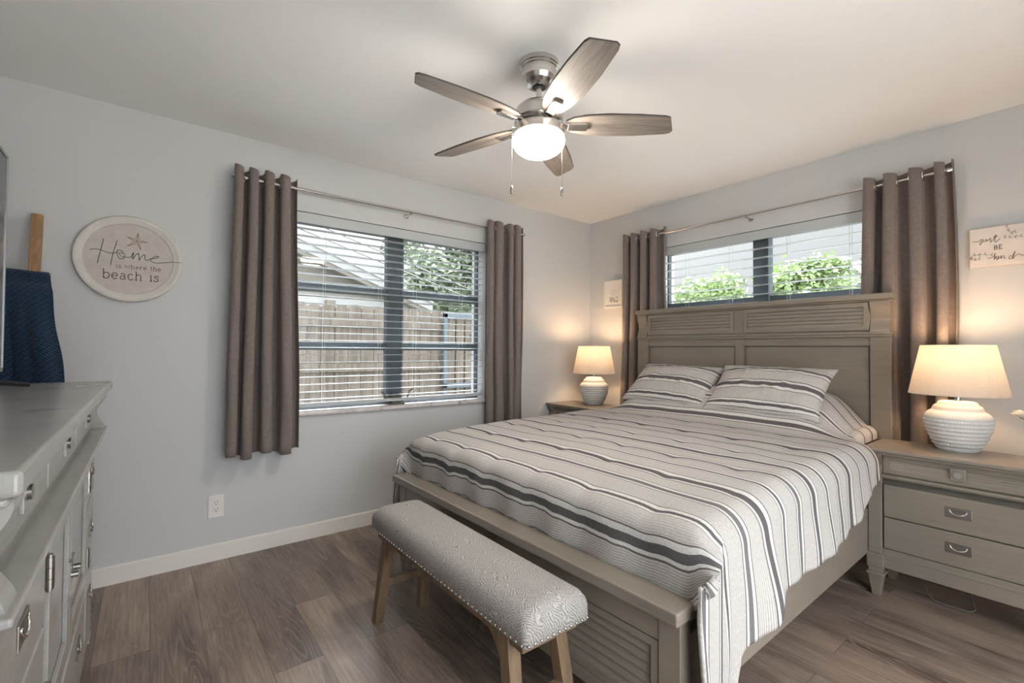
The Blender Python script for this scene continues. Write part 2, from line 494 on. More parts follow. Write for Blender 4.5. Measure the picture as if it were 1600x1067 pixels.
# left wall with window opening
LY0, LY1, LZ0, LZ1 = -2.72, -1.245, 0.775, 2.065
w = MB(); w.box(-0.2, 0, YB, LY0, 0, H); w.box(-0.2, 0, LY1, 0, 0, H); w.box(-0.2, 0, LY0, LY1, 0, LZ0); w.box(-0.2, 0, LY0, LY1, LZ1, H)
struct(w.build('wall_left', 'wall_paint'))
RX0, RX1, RZ0, RZ1 = 0.80, 2.36, 1.22, 2.065
w = MB(); w.box(-0.2, RX0, 0, 0.2, 0, H); w.box(RX1, XR + 0.2, 0, 0.2, 0, H); w.box(RX0, RX1, 0, 0.2, 0, RZ0); w.box(RX0, RX1, 0, 0.2, RZ1, H)
struct(w.build('wall_back', 'wall_paint'))
# wall beside the camera, with a door opening added to let fill light in
w = MB(); w.box(XR, XR + 0.2, YB, -3.6, 0, H); w.box(XR, XR + 0.2, -1.3, 0, 0, H); w.box(XR, XR + 0.2, -3.6, -1.3, 2.1, H)
struct(w.build('wall_right', 'wall_paint'))
struct(B(-0.2, XR + 0.2, YB - 0.2, YB, 0, H).build('wall_front', 'wall_paint'))
fr = MB()
for y in (-3.6, -2.475, -1.35): fr.box(XR + 0.06, XR + 0.11, y, y + 0.05, 0.0, 2.1)
fr.box(XR + 0.06, XR + 0.11, -3.6, -1.3, 0.0, 0.05); fr.box(XR + 0.06, XR + 0.11, -3.6, -1.3, 2.05, 2.1)
d1 = struct(fr.build('fill_door_1', 'trim_paint', bevel=0.003))  # unseen glazed door, added so fill light can enter
B(XR + 0.08, XR + 0.086, -3.55, -1.35, 0.05, 2.05).build('glass', 'glass', d1)
# baseboards
def baseboard(name, pts, axis, side):
    mb = MB(); a, b, c = pts
    prof = [(0, 0), (0.013, 0), (0.013, 0.086), (0.006, 0.092), (0, 0.092)]
    if axis == 'y': mb.prism([(c + side * p, q) for p, q in prof], 'y', a, b)
    else: mb.prism([(c + side * p, q) for p, q in prof], 'x', a, b)
    return struct(mb.build(name, 'trim_paint'))
baseboard('baseboard_left', (YB, 0, 0), 'y', 1)
baseboard('baseboard_back', (0.013, XR, 0), 'x', -1)
baseboard('baseboard_front', (0.013, XR, YB), 'x', 1)
baseboard('baseboard_right', (-1.3, -0.013, XR), 'y', -1)

# windows -------------------------------------------------------------
def window_left():
    x0, x1 = -0.150, -0.105
    fr = MB()
    fr.box(x0, x1, LY0, LY0 + 0.012, 0.80, LZ1); fr.box(x0, x1, LY1 - 0.012, LY1, 0.80, LZ1)
    fr.box(x0, x1, LY0, LY1, LZ1 - 0.05, LZ1); fr.box(x0, x1, LY0, LY1, 0.80, 0.818)
    o = struct(fr.build('window_1', 'window_metal', bevel=0.003))
    mu = MB(); mu.box(x0, x1 + 0.012, -2.046, -1.918, 0.80, LZ1); mu.box(x1 + 0.012, x1 + 0.02, -2.040, -2.025, 0.82, 2.03); mu.box(x1 + 0.012, x1 + 0.02, -1.939, -1.924, 0.82, 2.03)
    mu.build('mullion', 'window_metal', o, bevel=0.002)
    for a, b in ((LY0 + 0.012, -2.046), (-1.918, LY1 - 0.012)):
        for z in (1.217, 1.605):
            MB().box(x0, x1, a, b, z - 0.028, z + 0.028).box(x1, x1 + 0.01, a, b, z - 0.02, z + 0.004).build('sash_rail', 'window_metal', o, bevel=0.002)
        for z0, z1 in ((0.818, 1.189), (1.245, 1.577), (1.633, 2.015)):
            B(-0.13, -0.126, a, b, z0, z1).build('pane', 'glass', o)
    # crank operator at the foot of the mullion
    cy = -1.98
    ck = MB(); ck.box(-0.105, -0.055, cy - 0.035, cy + 0.035, 0.80, 0.875); ck.box(-0.10, -0.045, cy - 0.06, cy + 0.06, 0.80, 0.812)
    ck.tube([(-0.07, cy + 0.05, 0.81), (-0.06, cy + 0.085, 0.845), (-0.05, cy + 0.10, 0.895), (-0.05, cy + 0.125, 0.905)], 0.007)
    ck.tube([(-0.07, cy - 0.05, 0.81), (-0.06, cy - 0.085, 0.845), (-0.05, cy - 0.10, 0.885), (-0.05, cy - 0.12, 0.895)], 0.007)
    ck.build('crank', 'crank_metal', o, bevel=0.003)
    return o
window_left()
struct(B(-0.2, 0.026, LY0, LY1, 0.775, 0.80).build('trim_1', 'marble', bevel=0.006))
def window_right():
    y0, y1 = 0.10, 0.145
    fr = MB()
    fr.box(RX0, RX0 + 0.012, y0, y1, RZ0, RZ1); fr.box(RX1 - 0.012, RX1, y0, y1, RZ0, RZ1)
    fr.box(RX0, RX1, y0, y1, RZ1 - 0.05, RZ1); fr.box(RX0, RX1, y0, y1, RZ0, RZ0 + 0.05)
    o = struct(fr.build('window_2', 'window_metal', bevel=0.003))
    mu = MB(); mu.box(1.522, 1.638, y0 - 0.012, y1, RZ0, RZ1); mu.box(1.626, 1.638, y0 - 0.03, y0 - 0.012, RZ0, RZ1)
    mu.build('mullion', 'window_metal', o, bevel=0.002)
    for a, b in ((RX0 + 0.012, 1.522), (1.638, RX1 - 0.012)):
        MB().box(a, b, y0, y1, 1.555, 1.60).build('sash_rail', 'window_metal', o, bevel=0.002)
        for z0, z1 in ((RZ0 + 0.05, 1.555), (1.60, RZ1 - 0.05)):
            B(a, b, 0.12, 0.124, z0, z1).build('pane', 'glass', o)
window_right()
struct(B(RX0, RX1, -0.022, 0.2, RZ0 - 0.025, RZ0).build('trim_2', 'marble', bevel=0.006))

# blinds ---------------------------------------------------------------
def blind(label, axis, a, b, ztop, zbot, depth, pitch, first, cords):
    """axis 'y': window in x=0 wall; axis 'x': window in y=0 wall. depth = signed slat centre offset into recess"""
    t = thing('window_blind', label, 'blind', (depth, (a + b) / 2, ztop) if axis == 'y' else ((a + b) / 2, depth, ztop), 0, 'white horizontal blinds')
    X = rel(t)
    def bx(mb, u0, u1, d0, d1, z0, z1):
        if axis == 'y': mb.box(d0, d1, u0, u1, z0, z1)
        else: mb.box(u0, u1, d0, d1, z0, z1)
        return mb
    sg = -1 if axis == 'y' else 1
    bx(MB(), a, b, depth - 0.030, depth + 0.030, ztop - 0.055, ztop - 0.004).build('head_rail', 'blind_white', t, bevel=0.003, xf=X)
    f = depth - sg * 0.034
    bx(MB(), a, b, min(f, f - sg * 0.008), max(f, f - sg * 0.008), ztop - 0.07, ztop - 0.004).build('valance', 'blind_white', t, bevel=0.002, xf=X)
    sl = MB(); z = first
    while z > zbot + 0.03:
        n = 4
        for i in range(n):
            q0 = -0.024 + 0.048 * i / n; q1 = -0.024 + 0.048 * (i + 1) / n
            h = lambda q: 0.0025 * (1 - (q / 0.024) ** 2) 
            vs = []
            for q in (q0, q1):
                for u in (a + 0.004, b - 0.004):
                    for dz in (0, 0.0028):
                        d = depth + q; zz = z + h(q) + dz - q * sg * 0.02
                        vs.append((d, u, zz) if axis == 'y' else (u, d, zz))
            sl.add(vs, [(0, 1, 3, 2), (4, 6, 7, 5), (0, 2, 6, 4), (1, 5, 7, 3), (0, 4, 5, 1), (2, 3, 7, 6)])
        z -= pitch
    sl.build('slats', 'blind_white', t, xf=X)
    bx(MB(), a + 0.003, b - 0.003, depth - 0.026, depth + 0.026, zbot, zbot + 0.022).build('bottom_rail', 'blind_white', t, bevel=0.004, xf=X)
    for c in cords:
        mb = MB()
        for d in (-0.026, 0.026):
            p = [(depth + d, c, ztop - 0.05), (depth + d, c, zbot + 0.01)] if axis == 'y' else [(c, depth + d, ztop - 0.05), (c, depth + d, zbot + 0.01)]
            mb.tube(p, 0.0011, 4)
        mb.build('ladder_cord', 'cord_thin', t, xf=X)
    return t
blind('wide white horizontal blind in the large side window with a view of the fence', 'y', LY0 + 0.006, LY1 - 0.006, LZ1, 0.826, -0.045, 0.0477, 1.966, (-2.50, -2.12, -1.85, -1.45))
blind('white horizontal blind in the high window above the headboard', 'x', RX0 + 0.006, RX1 - 0.006, RZ1, RZ0 + 0.01, 0.045, 0.0655, 1.936, (1.02, 1.38, 1.78, 2.14))

# ------------------------------------------------------------------ curtain rods
def rod(label, axis, a, b, z, off, mid):
    c = (off, (a + b) / 2, z) if axis == 'y' else ((a + b) / 2, off, z)
    t = thing('curtain_rod', label, 'curtain rod', c, 0, 'metal curtain rods'); X = rel(t)
    P = (lambda u, d, zz: (d, u, zz)) if axis == 'y' else (lambda u, d, zz: (u, d, zz))
    sg = 1 if off > 0 else -1
    MB().tube([P(a, off, z), P(mid, off, z)], 0.0095, 14).build('rod', 'nickel', t, smooth=False, xf=X)
    MB().tube([P(mid - 0.02, off, z), P(b, off, z)], 0.0075, 14).build('rod', 'nickel', t, xf=X)
    for e, q in ((a, -1), (b, 1)):
        MB().tube([P(e, off, z), P(e + q * 0.012, off, z), P(e + q * 0.03, off, z)], 0.016, 14, taper=[0.7, 1.0, 0.5]).build('finial', 'nickel', t, xf=X)
    for u in (a + 0.03, mid, b - 0.03):
        k = MB()
        k.tube([P(u, sg * 0.0, z - 0.012), P(u, sg * 0.006, z - 0.012)], 0.02, 16)
        k.tube([P(u, sg * 0.006, z - 0.012), P(u, off, z - 0.014)], 0.006, 10)
        k.tube([P(u, off - 0.014 * sg, z - 0.002), P(u, off - 0.008 * sg, z - 0.013), P(u, off + 0.008 * sg, z - 0.013), P(u, off + 0.014 * sg, z - 0.002)], 0.005, 8)
        k.build('bracket', 'nickel', t, xf=X)
    return t
rod('brushed nickel curtain rod over the large side window', 'y', -3.02, -0.93, 2.172, 0.085, -1.95)
rod('brushed nickel curtain rod over the window behind the bed', 'x', 0.52, 2.60, 2.165, -0.085, 1.55)

# ------------------------------------------------------------------ curtains
def curtain(label, axis, a, b, off, z1, z0, rodz, n, seed, widen, amp=0.042):
    r = random.Random(seed)
    wts = [0.5 + r.random() * 1.0 for _ in range(n)]
    tot = sum(wts); cum = [0]
    for x in wts: cum.append(cum[-1] + x / tot)
    ph = [r.random() * 6 for _ in range(6)]
    amps = [0.75 + 0.4 * r.random() for _ in range(n + 1)]
    c = (off, (a + b) / 2, z0) if axis == 'y' else ((a + b) / 2, off, z0)
    t = thing('curtain', label, 'curtain', c, 0, 'grey brown grommet curtains'); X = rel(t)
    sg = 1 if off > 0 else -1
    def f(u, v):
        k = min(int(u * n), n - 1); fr = u * n - k
        s = cum[k] + (cum[k + 1] - cum[k]) * fr
        zz = z1 + (z0 - z1) * v
        w0 = (b - a)
        mid = (a + b) / 2
        wv = 1 + widen * v + 0.03 * sin(v * 5 + ph[0])
        q = 2 * pi * (u * n)
        along = mid + (s - 0.5) * w0 * wv + (-w0) / n * 0.125 * sin(2 * q) * (1 + 0.25 * v)
        along += 0.008 * sin(v * 4 + k * 1.7 + ph[1]) * v
        A = amp * (amps[k] * (1 - fr) + amps[k + 1] * fr) * (1 + 0.12 * v + 0.10 * sin(v * 7 + k + ph[2]))
        sq = sin(q); dd = math.copysign(abs(sq) ** 0.75, sq)
        d = off + sg * (A * dd + 0.004 * sin(zz * 9 + q * 2.3 + ph[3]) * v)
        d = sg * max(sg * d, 0.030)
        zb = zz + (0.012 * cos(q * 0.5 + ph[4]) if v > 0.99 else 0) + (0.010 * cos(q) if v < 0.01 else 0)
        return (d, along, zb) if axis == 'y' else (along, d, zb)
    mb = MB().grid(f, n * 22, 40)
    o = mb.build('fabric_panel', 'curtain_cloth', t, smooth=True, xf=X)
    so = o.modifiers.new('solid', 'SOLIDIFY'); so.thickness = 0.0025; so.offset = 0
    for i in range(2 * n + 1):
        if i in (0, 2 * n): continue
        u = (i) / (2 * n)
        vv = (z1 - rodz) / (z1 - z0)
        p = Vector(f(u, vv)); q = Vector(f(min(u + 0.01, 1), vv))
        tg = (q - p); tg.z = 0; tg.normalize(); nr = Vector((-tg.y, tg.x, 0))
        ax = Vector((0, 1, 0)) if axis == 'y' else Vector((1, 0, 0))
        if nr.dot(ax) < 0: nr = -nr
        nr = (nr + ax * 0.8).normalized()
        pc = Vector(p); pc.z = rodz
        if axis == 'y': pc.x = off
        else: pc.y = off
        MB().torus(pc, 0.0225, 0.0045, nr, 24, 8).build('grommet', 'chrome', t, smooth=True, xf=X)
    return t
curtain('grey brown curtain hanging left of the large side window, beside the round beach sign', 'y', -3.040, -2.700, 0.085, 2.222, 0.585, 2.172, 4, 5, 0.10, 0.060)
curtain('grey brown curtain at the right edge of the large side window, beside the room corner', 'y', -1.285, -0.925, 0.085, 2.222, 0.60, 2.172, 4, 8, 0.03, 0.055)
curtain('grey brown curtain left of the headboard, beside the small framed print', 'x', 0.50, 0.89, -0.085, 2.215, 0.60, 2.165, 4, 3, 0.03)
curtain('grey brown curtain right of the headboard, behind the large right lamp', 'x', 2.25, 2.625, -0.078, 2.215, 0.60, 2.165, 4, 12, 0.10, 0.044)

# ------------------------------------------------------------------ panels / furniture helpers
def louver_panel(mb, fr, x0, x1, y, z0, z1, n, th=0.012, M=None, dirn=-1):
    """mitred frame + n horizontal louvres; face looks toward dirn*y; mb = frame mesh, fr=louvre mesh"""
    w = 0.022
    P = lambda a: a
    def bx(m_, xa, xb, ya, yb, za, zb):
        m_.box(xa, xb, min(ya, yb), max(ya, yb), za, zb, M)
    f = y + dirn * th
    bx(mb, x0, x1, y, f, z1 - w, z1); bx(mb, x0, x1, y, f, z0, z0 + w)
    bx(mb, x0, x0 + w, y, f, z0 + w, z1 - w); bx(mb, x1 - w, x1, y, f, z0 + w, z1 - w)
    hh = (z1 - z0 - 2 * w) / n
    for i in range(n):
        za = z0 + w + i * hh; zb = za + hh * 0.86
        d0 = y + dirn * th * 0.75; d1 = y + dirn * th * 0.35
        vs = [Vector(p) for p in ((x0 + w, y, za), (x1 - w, y, za), (x1 - w, y, zb), (x0 + w, y, zb), (x0 + w, d0, za), (x1 - w, d0, za), (x1 - w, d1, zb), (x0 + w, d1, zb))]
        if M: vs = [M @ v for v in vs]
        fr.add(vs, [(0, 1, 2, 3), (4, 7, 6, 5), (0, 4, 5, 1), (3, 2, 6, 7), (0, 3, 7, 4), (1, 5, 6, 2)])

def cup_pull(parent, x, y, z, dirn=-1, w=0.082, h=0.042, X=None):
    """recessed campaign pull: plate with half-moon bail"""
    pl = MB(); f = y + dirn * 0.003
    pl.box(x - w / 2, x + w / 2, min(y, f), max(y, f), z - h / 2, z + h / 2)
    o = pl.build('handle', 'dark_nickel', parent, bevel=0.001, xf=X)
    dk = MB(); pts = []
    for i in range(13):
        a = pi + pi * i / 12; pts.append((x + 0.030 * cos(a), z + 0.012 + 0.026 * sin(a)))
    dk.prism(pts, 'y', f + dirn * 0.001, f)
    dk.build('recess', 'groove_dark', o, xf=X)
    rg = MB(); P = [(x + 0.028 * cos(pi + pi * i / 12), f + dirn * (0.0 + 0.002 * sin(pi * i / 12)), z + 0.012 + 0.022 * sin(pi + pi * i / 12)) for i in range(13)]
    rg.tube(P, 0.0034, 8, taper=[0.6 + 0.7 * sin(pi * i / 12) for i in range(13)])
    rg.build('bail', 'nickel', o, smooth=True, xf=X)
    return o

def corbel_prof(d, h, n=14):
    """S-scroll side profile: (depth outwards, height) from bottom to top"""
    pts = []
    for i in range(n + 1):
        t = i / n
        pts.append((d * (0.62 + 0.38 * cos(pi * (1 - t) * 1.0 + 0) * -1 * -1 if False else d * 0 + d * (0.55 + 0.30 * cos(2 * pi * t + 0.5) + 0.15 * t)) if False else d * (0.66 + 0.26 * cos(2 * pi * t + 0.3) + 0.08 * t), h * t))
    return pts

# ------------------------------------------------------------------ nightstand
def nightstand(label, x0, mirror_detail=False):
    y1, y0, W_ = -0.222, -0.590, 0.70       # back, front of top
    t = thing('nightstand', label, 'nightstand', (x0 + W_ / 2, (y0 + y1) / 2, 0), 0, 'warm grey nightstands beside the bed')
    X = rel(t); x1 = x0 + W_
    # top
    tp = MB(); tp.box(x0, x1, y0, y1, 0.710, 0.728); tp.box(x0 + 0.008, x1 - 0.008, y0 + 0.008, y1 - 0.004, 0.699, 0.710)
    tp.build('tabletop', 'furniture_paint', t, bevel=0.005, seg=3, xf=X)
    bx0, bx1, by0, by1 = x0 + 0.022, x1 - 0.022, y0 + 0.028, y1 - 0.01
    cs = MB()
    cs.box(bx0 + 0.01, bx1 - 0.01, by0 + 0.02, by1, 0.145, 0.699)                 # carcass
    for a in (bx0, bx1 - 0.055):
        cs.box(a, a + 0.055, by0 - 0.002, by0 + 0.05, 0.212, 0.585)                # posts
        cs.box(a - 0.006, a + 0.061, by0 - 0.010, by0 + 0.055, 0.140, 0.212)       # base block
    cs.box(bx0 + 0.055, bx1 - 0.055, by0 + 0.006, by0 + 0.03, 0.145, 0.240)        # base apron
    cs.box(bx0 + 0.055, bx1 - 0.055, by0 + 0.004, by0 + 0.03, 0.205, 0.216)
    cs.box(bx0 - 0.004, bx1 + 0.004, by0 - 0.008, by1, 0.585, 0.600)
    cs.box(bx0 - 0.008, bx1 + 0.008, by0 - 0.016, by1, 0.592, 0.604)               # waist moulding
    cs.build('body', 'furniture_paint', t, bevel=0.0025, xf=X)
    # corner scrolls of the frieze
    for a in (bx0, bx1 - 0.055):
        pr = [(by0 + 0.03, 0.604)] + [(by0 + 0.03 - p, 0.604 + q) for p, q in corbel_prof(0.042, 0.095)] + [(by0 + 0.03, 0.699)]
        MB().prism(pr, 'x', a, a + 0.055).build('corbel', 'furniture_paint', t, smooth=False, xf=X)
    # louvred frieze drawer
    f1 = MB(); f2 = MB()
    louver_panel(f1, f2, bx0 + 0.058, bx1 - 0.058, by0 + 0.022, 0.608, 0.696, 4)
    f1.f += [tuple(i + len(f1.v) for i in f) for f in f2.f]; f1.v += f2.v
    f1.box(bx0 + 0.058, bx1 - 0.058, by0 + 0.018, by0 + 0.03, 0.608, 0.696)
    dr = f1.build('drawer', 'furniture_paint', t, xf=X)
    cx = (bx0 + bx1) / 2
    pk = B(cx - 0.026, cx + 0.026, by0 + 0.002, by0 + 0.012, 0.625, 0.683).build('handle', 'furniture_paint', dr, bevel=0.002, xf=X)
    MB().tube([(cx, by0 + 0.002, 0.652), (cx, by0 - 0.006, 0.652)], 0.014, 20).build('knob', 'nickel', pk, xf=X)
    for z0_, z1_ in ((0.398, 0.553), (0.243, 0.393)):
        dr = MB().box(bx0 + 0.060, bx1 - 0.060, by0 + 0.004, by0 + 0.03, z0_, z1_)
        dr = dr.build('drawer', 'furniture_paint', t, bevel=0.004, seg=3, xf=X)
        cup_pull(dr, cx, by0 + 0.004, (z0_ + z1_) / 2 + 0.008, X=X, w=0.088, h=0.046)
    gv = MB(); gv.box(bx0 + 0.056, bx1 - 0.056, by0 + 0.018, by0 + 0.022, 0.238, 0.585)
    gv.build('drawer_gap', 'groove_dark', t, xf=X)
    for ax in (bx0 + 0.028, bx1 - 0.028):
        for ay in (by0 + 0.022, by1 - 0.03):
            k = MB(); k.frustum((ax, ay, 0), 0.017, 0.017, (ax, ay, 0.104), 0.030, 0.030)
            k.frustum((ax, ay, 0.104), 0.036, 0.036, (ax, ay, 0.118), 0.036, 0.036)
            k.frustum((ax, ay, 0.118), 0.029, 0.029, (ax, ay, 0.1455), 0.029, 0.029)
            k.build('foot', 'furniture_paint', t, bevel=0.003, xf=X)
    return t
nightstand('warm grey nightstand right of the bed, under the larger lamp and flower vase', 2.357)
nightstand('warm grey nightstand in the room corner, partly hidden behind the bed', 0.012)

# ------------------------------------------------------------------ table lamps
def table_lamp(label, x, y, z):
    t = thing('table_lamp', label, 'lamp', (x, y, z), 0, 'white ribbed table lamps')
    pr = [(0.0, 0.0), (0.072, 0.0), (0.076, 0.004)]
    N = 60
    for i in range(N + 1):
        q = i / N; zz = 0.004 + 0.152 * q
        r = 0.076 + 0.050 * sin(pi / 2 * min(1, q * 1.0)) ** 0.85
        rib = 0.0016 * sin(q * 2 * pi * 8.0)
        pr.append((r + rib, zz))
    pr += [(0.124, 0.162), (0.117, 0.174), (0.108, 0.184), (0.098, 0.190), (0.094, 0.196), (0.092, 0.204), (0.086, 0.214), (0.077, 0.219), (0.074, 0.224), (0.070, 0.232), (0.060, 0.236), (0.0, 0.237)]
    def fn(i, a, r, zz):
        q = (zz - 0.004) / 0.152
        if 0.05 < q < 1:
            for c in (0.62, 0.80, 0.93, 0.18):
                if abs(q - c) < 0.035: return 0.0018 * sin(a * 70)
        return 0
    MB().lathe(pr, n=280, fn=fn).build('lamp_base', 'ceramic', t, smooth=True)
    MB().lathe([(0.0, 0.236), (0.013, 0.236), (0.013, 0.262), (0.010, 0.264), (0.010, 0.30), (0.016, 0.302), (0.016, 0.345), (0.0, 0.346)], n=20).build('socket', 'nickel', t)
    b, tp, r0, r1 = 0.268, 0.508, 0.184, 0.136
    sh = MB(); n = 64; vs = []; fs = []
    prof = [(r0, b), (r0 - 0.001, b + 0.004), (r1 + 0.001, tp - 0.004), (r1, tp), (r1 - 0.003, tp - 0.001), (r0 - 0.003, b + 0.001)]
    for (r, zz) in prof:
        for k in range(n): vs.append((r * cos(2 * pi * k / n), r * sin(2 * pi * k / n), zz))
    m_ = len(prof)
    for i in range(m_):
        for k in range(n):
            fs.append((i * n + k, i * n + (k + 1) % n, ((i + 1) % m_) * n + (k + 1) % n, ((i + 1) % m_) * n + k))
    sh.add(vs, fs)
    s = sh.build('lamp_shade', 'shade', t)
    sp = MB()
    for k in range(3):
        a = 2 * pi * k / 3 + 0.4; sp.tube([(0.0, 0, tp - 0.03), ((r1 - 0.006) * cos(a), (r1 - 0.006) * sin(a), tp - 0.006)], 0.0015, 6)
    sp.torus((0, 0, tp - 0.03), 0.02, 0.002, (0, 0, 1)); sp.tube([(0.02, 0, 0.345), (0.045, 0, 0.40), (0.02, 0, tp - 0.03)], 0.0014, 6)
    sp.tube([(-0.02, 0, 0.345), (-0.045, 0, 0.40), (-0.02, 0, tp - 0.03)], 0.0014, 6)
    sp.build('shade_harp', 'nickel', s)
    MB().lathe([(0.0, 0.345), (0.013, 0.346), (0.014, 0.36), (0.024, 0.385), (0.026, 0.40), (0.02, 0.418), (0.0, 0.426)], n=20).build('bulb', 'bulb_glow', t, smooth=True)
    l = D.lights.new('lamp_bulb_light', 'POINT'); l.energy = LAMP_W; l.color = (1.0, 0.64, 0.36); l.shadow_soft_size = 0.045
    lo = D.objects.new('lamp_bulb_light', l); COL.objects.link(lo); lo.parent = t; lo.location = (0.0, 0.0, 0.45)
    return t
table_lamp('large lit table lamp with ribbed white base on the right nightstand', 2.672, -0.310, 0.7285)
table_lamp('lit white ribbed table lamp on the corner nightstand', 0.335, -0.31, 0.7285)

# flower vase at the frame edge
t = thing('flower_vase', 'small vase of white flowers at the right end of the right nightstand', 'flowers', (2.985, -0.34, 0.7285))
MB().lathe([(0.0, 0.0), (0.028, 0.0), (0.034, 0.02), (0.034, 0.06), (0.020, 0.10), (0.024, 0.115), (0.0, 0.110)], n=28).build('vase', 'ceramic', t, smooth=True)
for (dx, dy, dz) in ((-0.106, -0.01, 0.186), (0.03, 0.02, 0.22), (0.01, -0.03, 0.17)):
    MB().tube([(0, 0, 0.09), (dx * 0.35, dy * 0.4, dz * 0.75), (dx * 0.8, dy * 0.9, dz - 0.012), (dx, dy, dz)], 0.002, 6).build('stem', 'stem_green', t)
    fl = MB(); rr = random.Random(int(dz * 1000))
    for ring, (cnt, L, lift) in enumerate(((10, 0.032, 0.45), (9, 0.032, 0.95), (7, 0.030, 1.35))):
        for k in range(cnt):
            a = 2 * pi * k / cnt + ring * 0.4
            def pf(u, v, a=a, L=L, lift=lift):
                l_ = v * L; wv = 0.014 * sin(pi * min(1, 0.12 + v * 0.85)) * (u - 0.5) * 2
                x = cos(a) * l_ * cos(lift) - sin(a) * wv; y = sin(a) * l_ * cos(lift) + cos(a) * wv
                return (dx + x, dy + y, dz + l_ * sin(lift) + 0.003 * (2 * u - 1) ** 2)
            fl.grid(pf, 4, 5)
    fl.build('flower_head', 'petal', t, smooth=True)

# power cord under the nightstand
cp = [(2.50, -0.25, 0.13), (2.53, -0.28, 0.085), (2.56, -0.38, 0.045), (2.60, -0.42, 0.012), (2.66, -0.42, 0.008), (2.72, -0.41, 0.008), (2.735, -0.38, 0.02), (2.71, -0.32, 0.06), (2.70, -0.26, 0.12)]
cs_ = []
for i in range(len(cp) - 1):
    p0, p1, p2, p3 = [Vector(cp[min(max(j, 0), len(cp) - 1)]) for j in (i - 1, i, i + 1, i + 2)]
    for k in range(6):
        q = k / 6; cs_.append(0.5 * (2 * p1 + (p2 - p0) * q + (2 * p0 - 5 * p1 + 4 * p2 - p3) * q * q + (3 * p1 - p0 - 3 * p2 + p3) * q ** 3))
cord = MB().tube(cs_ + [Vector(cp[-1])], 0.003, 8)
tag(cord.build('power_cord', 'cord_white', smooth=True), 'thin pale power cord looping onto the floor under the right nightstand', 'cord')

# ------------------------------------------------------------------ bed
BED = dict(loc=(1.556, 0, 0), rz=0.0157)
bed = thing('bed', 'queen bed with warm grey panelled headboard and low footboard', 'bed', BED['loc'], BED['rz'])
def headboard():
    f, bk = -0.200, -0.145
    hb = MB()
    for s in (-1, 1):
        a, b = sorted((s * 0.832, s * 0.735))
        hb.box(a, b, f, bk, 0.0, 1.285)
    hb.box(-0.03, 0.03, f + 0.004, bk, 0.3, 1.275)
    hb.box(-0.735, 0.735, f + 0.012, bk, 1.262, 1.29)
    hb.box(-0.735, 0.735, f + 0.030, bk, 0.30, 1.27)     # back board
    hb.box(-0.735, 0.735, f + 0.004, bk, 1.30, 1.497)    # frieze core
    hb.box(-0.735, -0.03, f + 0.008, bk, 1.235, 1.265); hb.box(0.03, 0.735, f + 0.008, bk, 1.235, 1.265)
    h = hb.build('headboard', 'furniture_paint', bed, bevel=0.003)
    MB().box(-0.845, 0.845, f - 0.018, bk + 0.004, 1.497, 1.530).box(-0.838, 0.838, f - 0.008, bk + 0.002, 1.486, 1.497).build('cap_rail', 'furniture_paint', h, bevel=0.006, seg=3)
    MB().box(-0.840, 0.840, f - 0.012, bk + 0.002, 1.300, 1.315).box(-0.836, 0.836, f - 0.006, bk + 0.002, 1.285, 1.300).build('moulding', 'furniture_paint', h, bevel=0.004, seg=3)
    for s in (-1, 1):
        a, b = sorted((s * 0.828, s * 0.738))
        pr = [(bk, 1.315)] + [(f + 0.028 - p, 1.315 + q) for p, q in corbel_prof(0.042, 0.171)] + [(bk, 1.486)]
        MB().prism(pr, 'x', a, b).build('corbel', 'furniture_paint', h)
    for a, b in ((-0.730, -0.036), (0.036, 0.730)):
        m1 = MB(); m2 = MB(); louver_panel(m1, m2, a, b, f + 0.004, 1.325, 1.480, 5, th=0.014)
        k = len(m1.v); m1.v += m2.v; m1.f += [tuple(i + k for i in q) for q in m2.f]
        m1.build('louvre_panel', 'furniture_paint', h)
        MB().box(a + 0.004, b - 0.004, f + 0.022, f + 0.031, 0.45, 1.232).build('flat_panel', 'furniture_paint', h, bevel=0.004)
headboard()
def footboard():
    f, bk = -2.312, -2.262
    fb = MB()
    for s in (-1, 1):
        a, b = sorted((s * 0.832, s * 0.765))
        fb.box(a, b, f, bk, 0.145, 0.488)
    fb.box(-0.03, 0.03, f + 0.003, bk, 0.15, 0.488)
    fb.box(-0.765, 0.765, f + 0.003, bk, 0.405, 0.488); fb.box(-0.765, 0.765, f + 0.003, bk, 0.145, 0.185)
    fb.box(-0.765, 0.765, f + 0.026, bk, 0.185, 0.405)
    o = fb.build('footboard', 'furniture_paint', bed, bevel=0.0025)
    MB().box(-0.846, 0.846, -2.350, -2.252, 0.488, 0.525).build('cap_rail', 'furniture_paint', o, bevel=0.006, seg=3)
    for a, b in ((-0.762, -0.033), (0.033, 0.762)):
        m1 = MB(); m2 = MB(); louver_panel(m1, m2, a, b, f + 0.026, 0.188, 0.402, 6, th=0.022)
        k = len(m1.v); m1.v += m2.v; m1.f += [tuple(i + k for i in q) for q in m2.f]
        m1.build('louvre_panel', 'furniture_paint', o)
    for s in (-1, 1):
        ax = s * 0.797
        k = MB(); k.frustum((ax, -2.285, 0), 0.020, 0.017, (ax, -2.285, 0.104), 0.036, 0.026)
        k.frustum((ax, -2.285, 0.104), 0.042, 0.030, (ax, -2.285, 0.120), 0.042, 0.030); k.frustum((ax, -2.285, 0.120), 0.034, 0.024, (ax, -2.285, 0.1455), 0.034, 0.024)
        k.build('foot', 'furniture_paint', bed, bevel=0.003)
        a, b = sorted((s * 0.812, s * 0.785))
        r = MB().box(a, b, -2.262, -0.20, 0.200, 0.420)
        r.build('side_rail', 'furniture_paint', bed, bevel=0.003)
footboard()
mt = MB().box(-0.735, 0.735, -2.20, -0.21, 0.30, 0.62).build('mattress', 'mattress_white', bevel=0.05, seg=4)
mt.location = BED['loc']; mt.rotation_euler = (0, 0, BED['rz'])
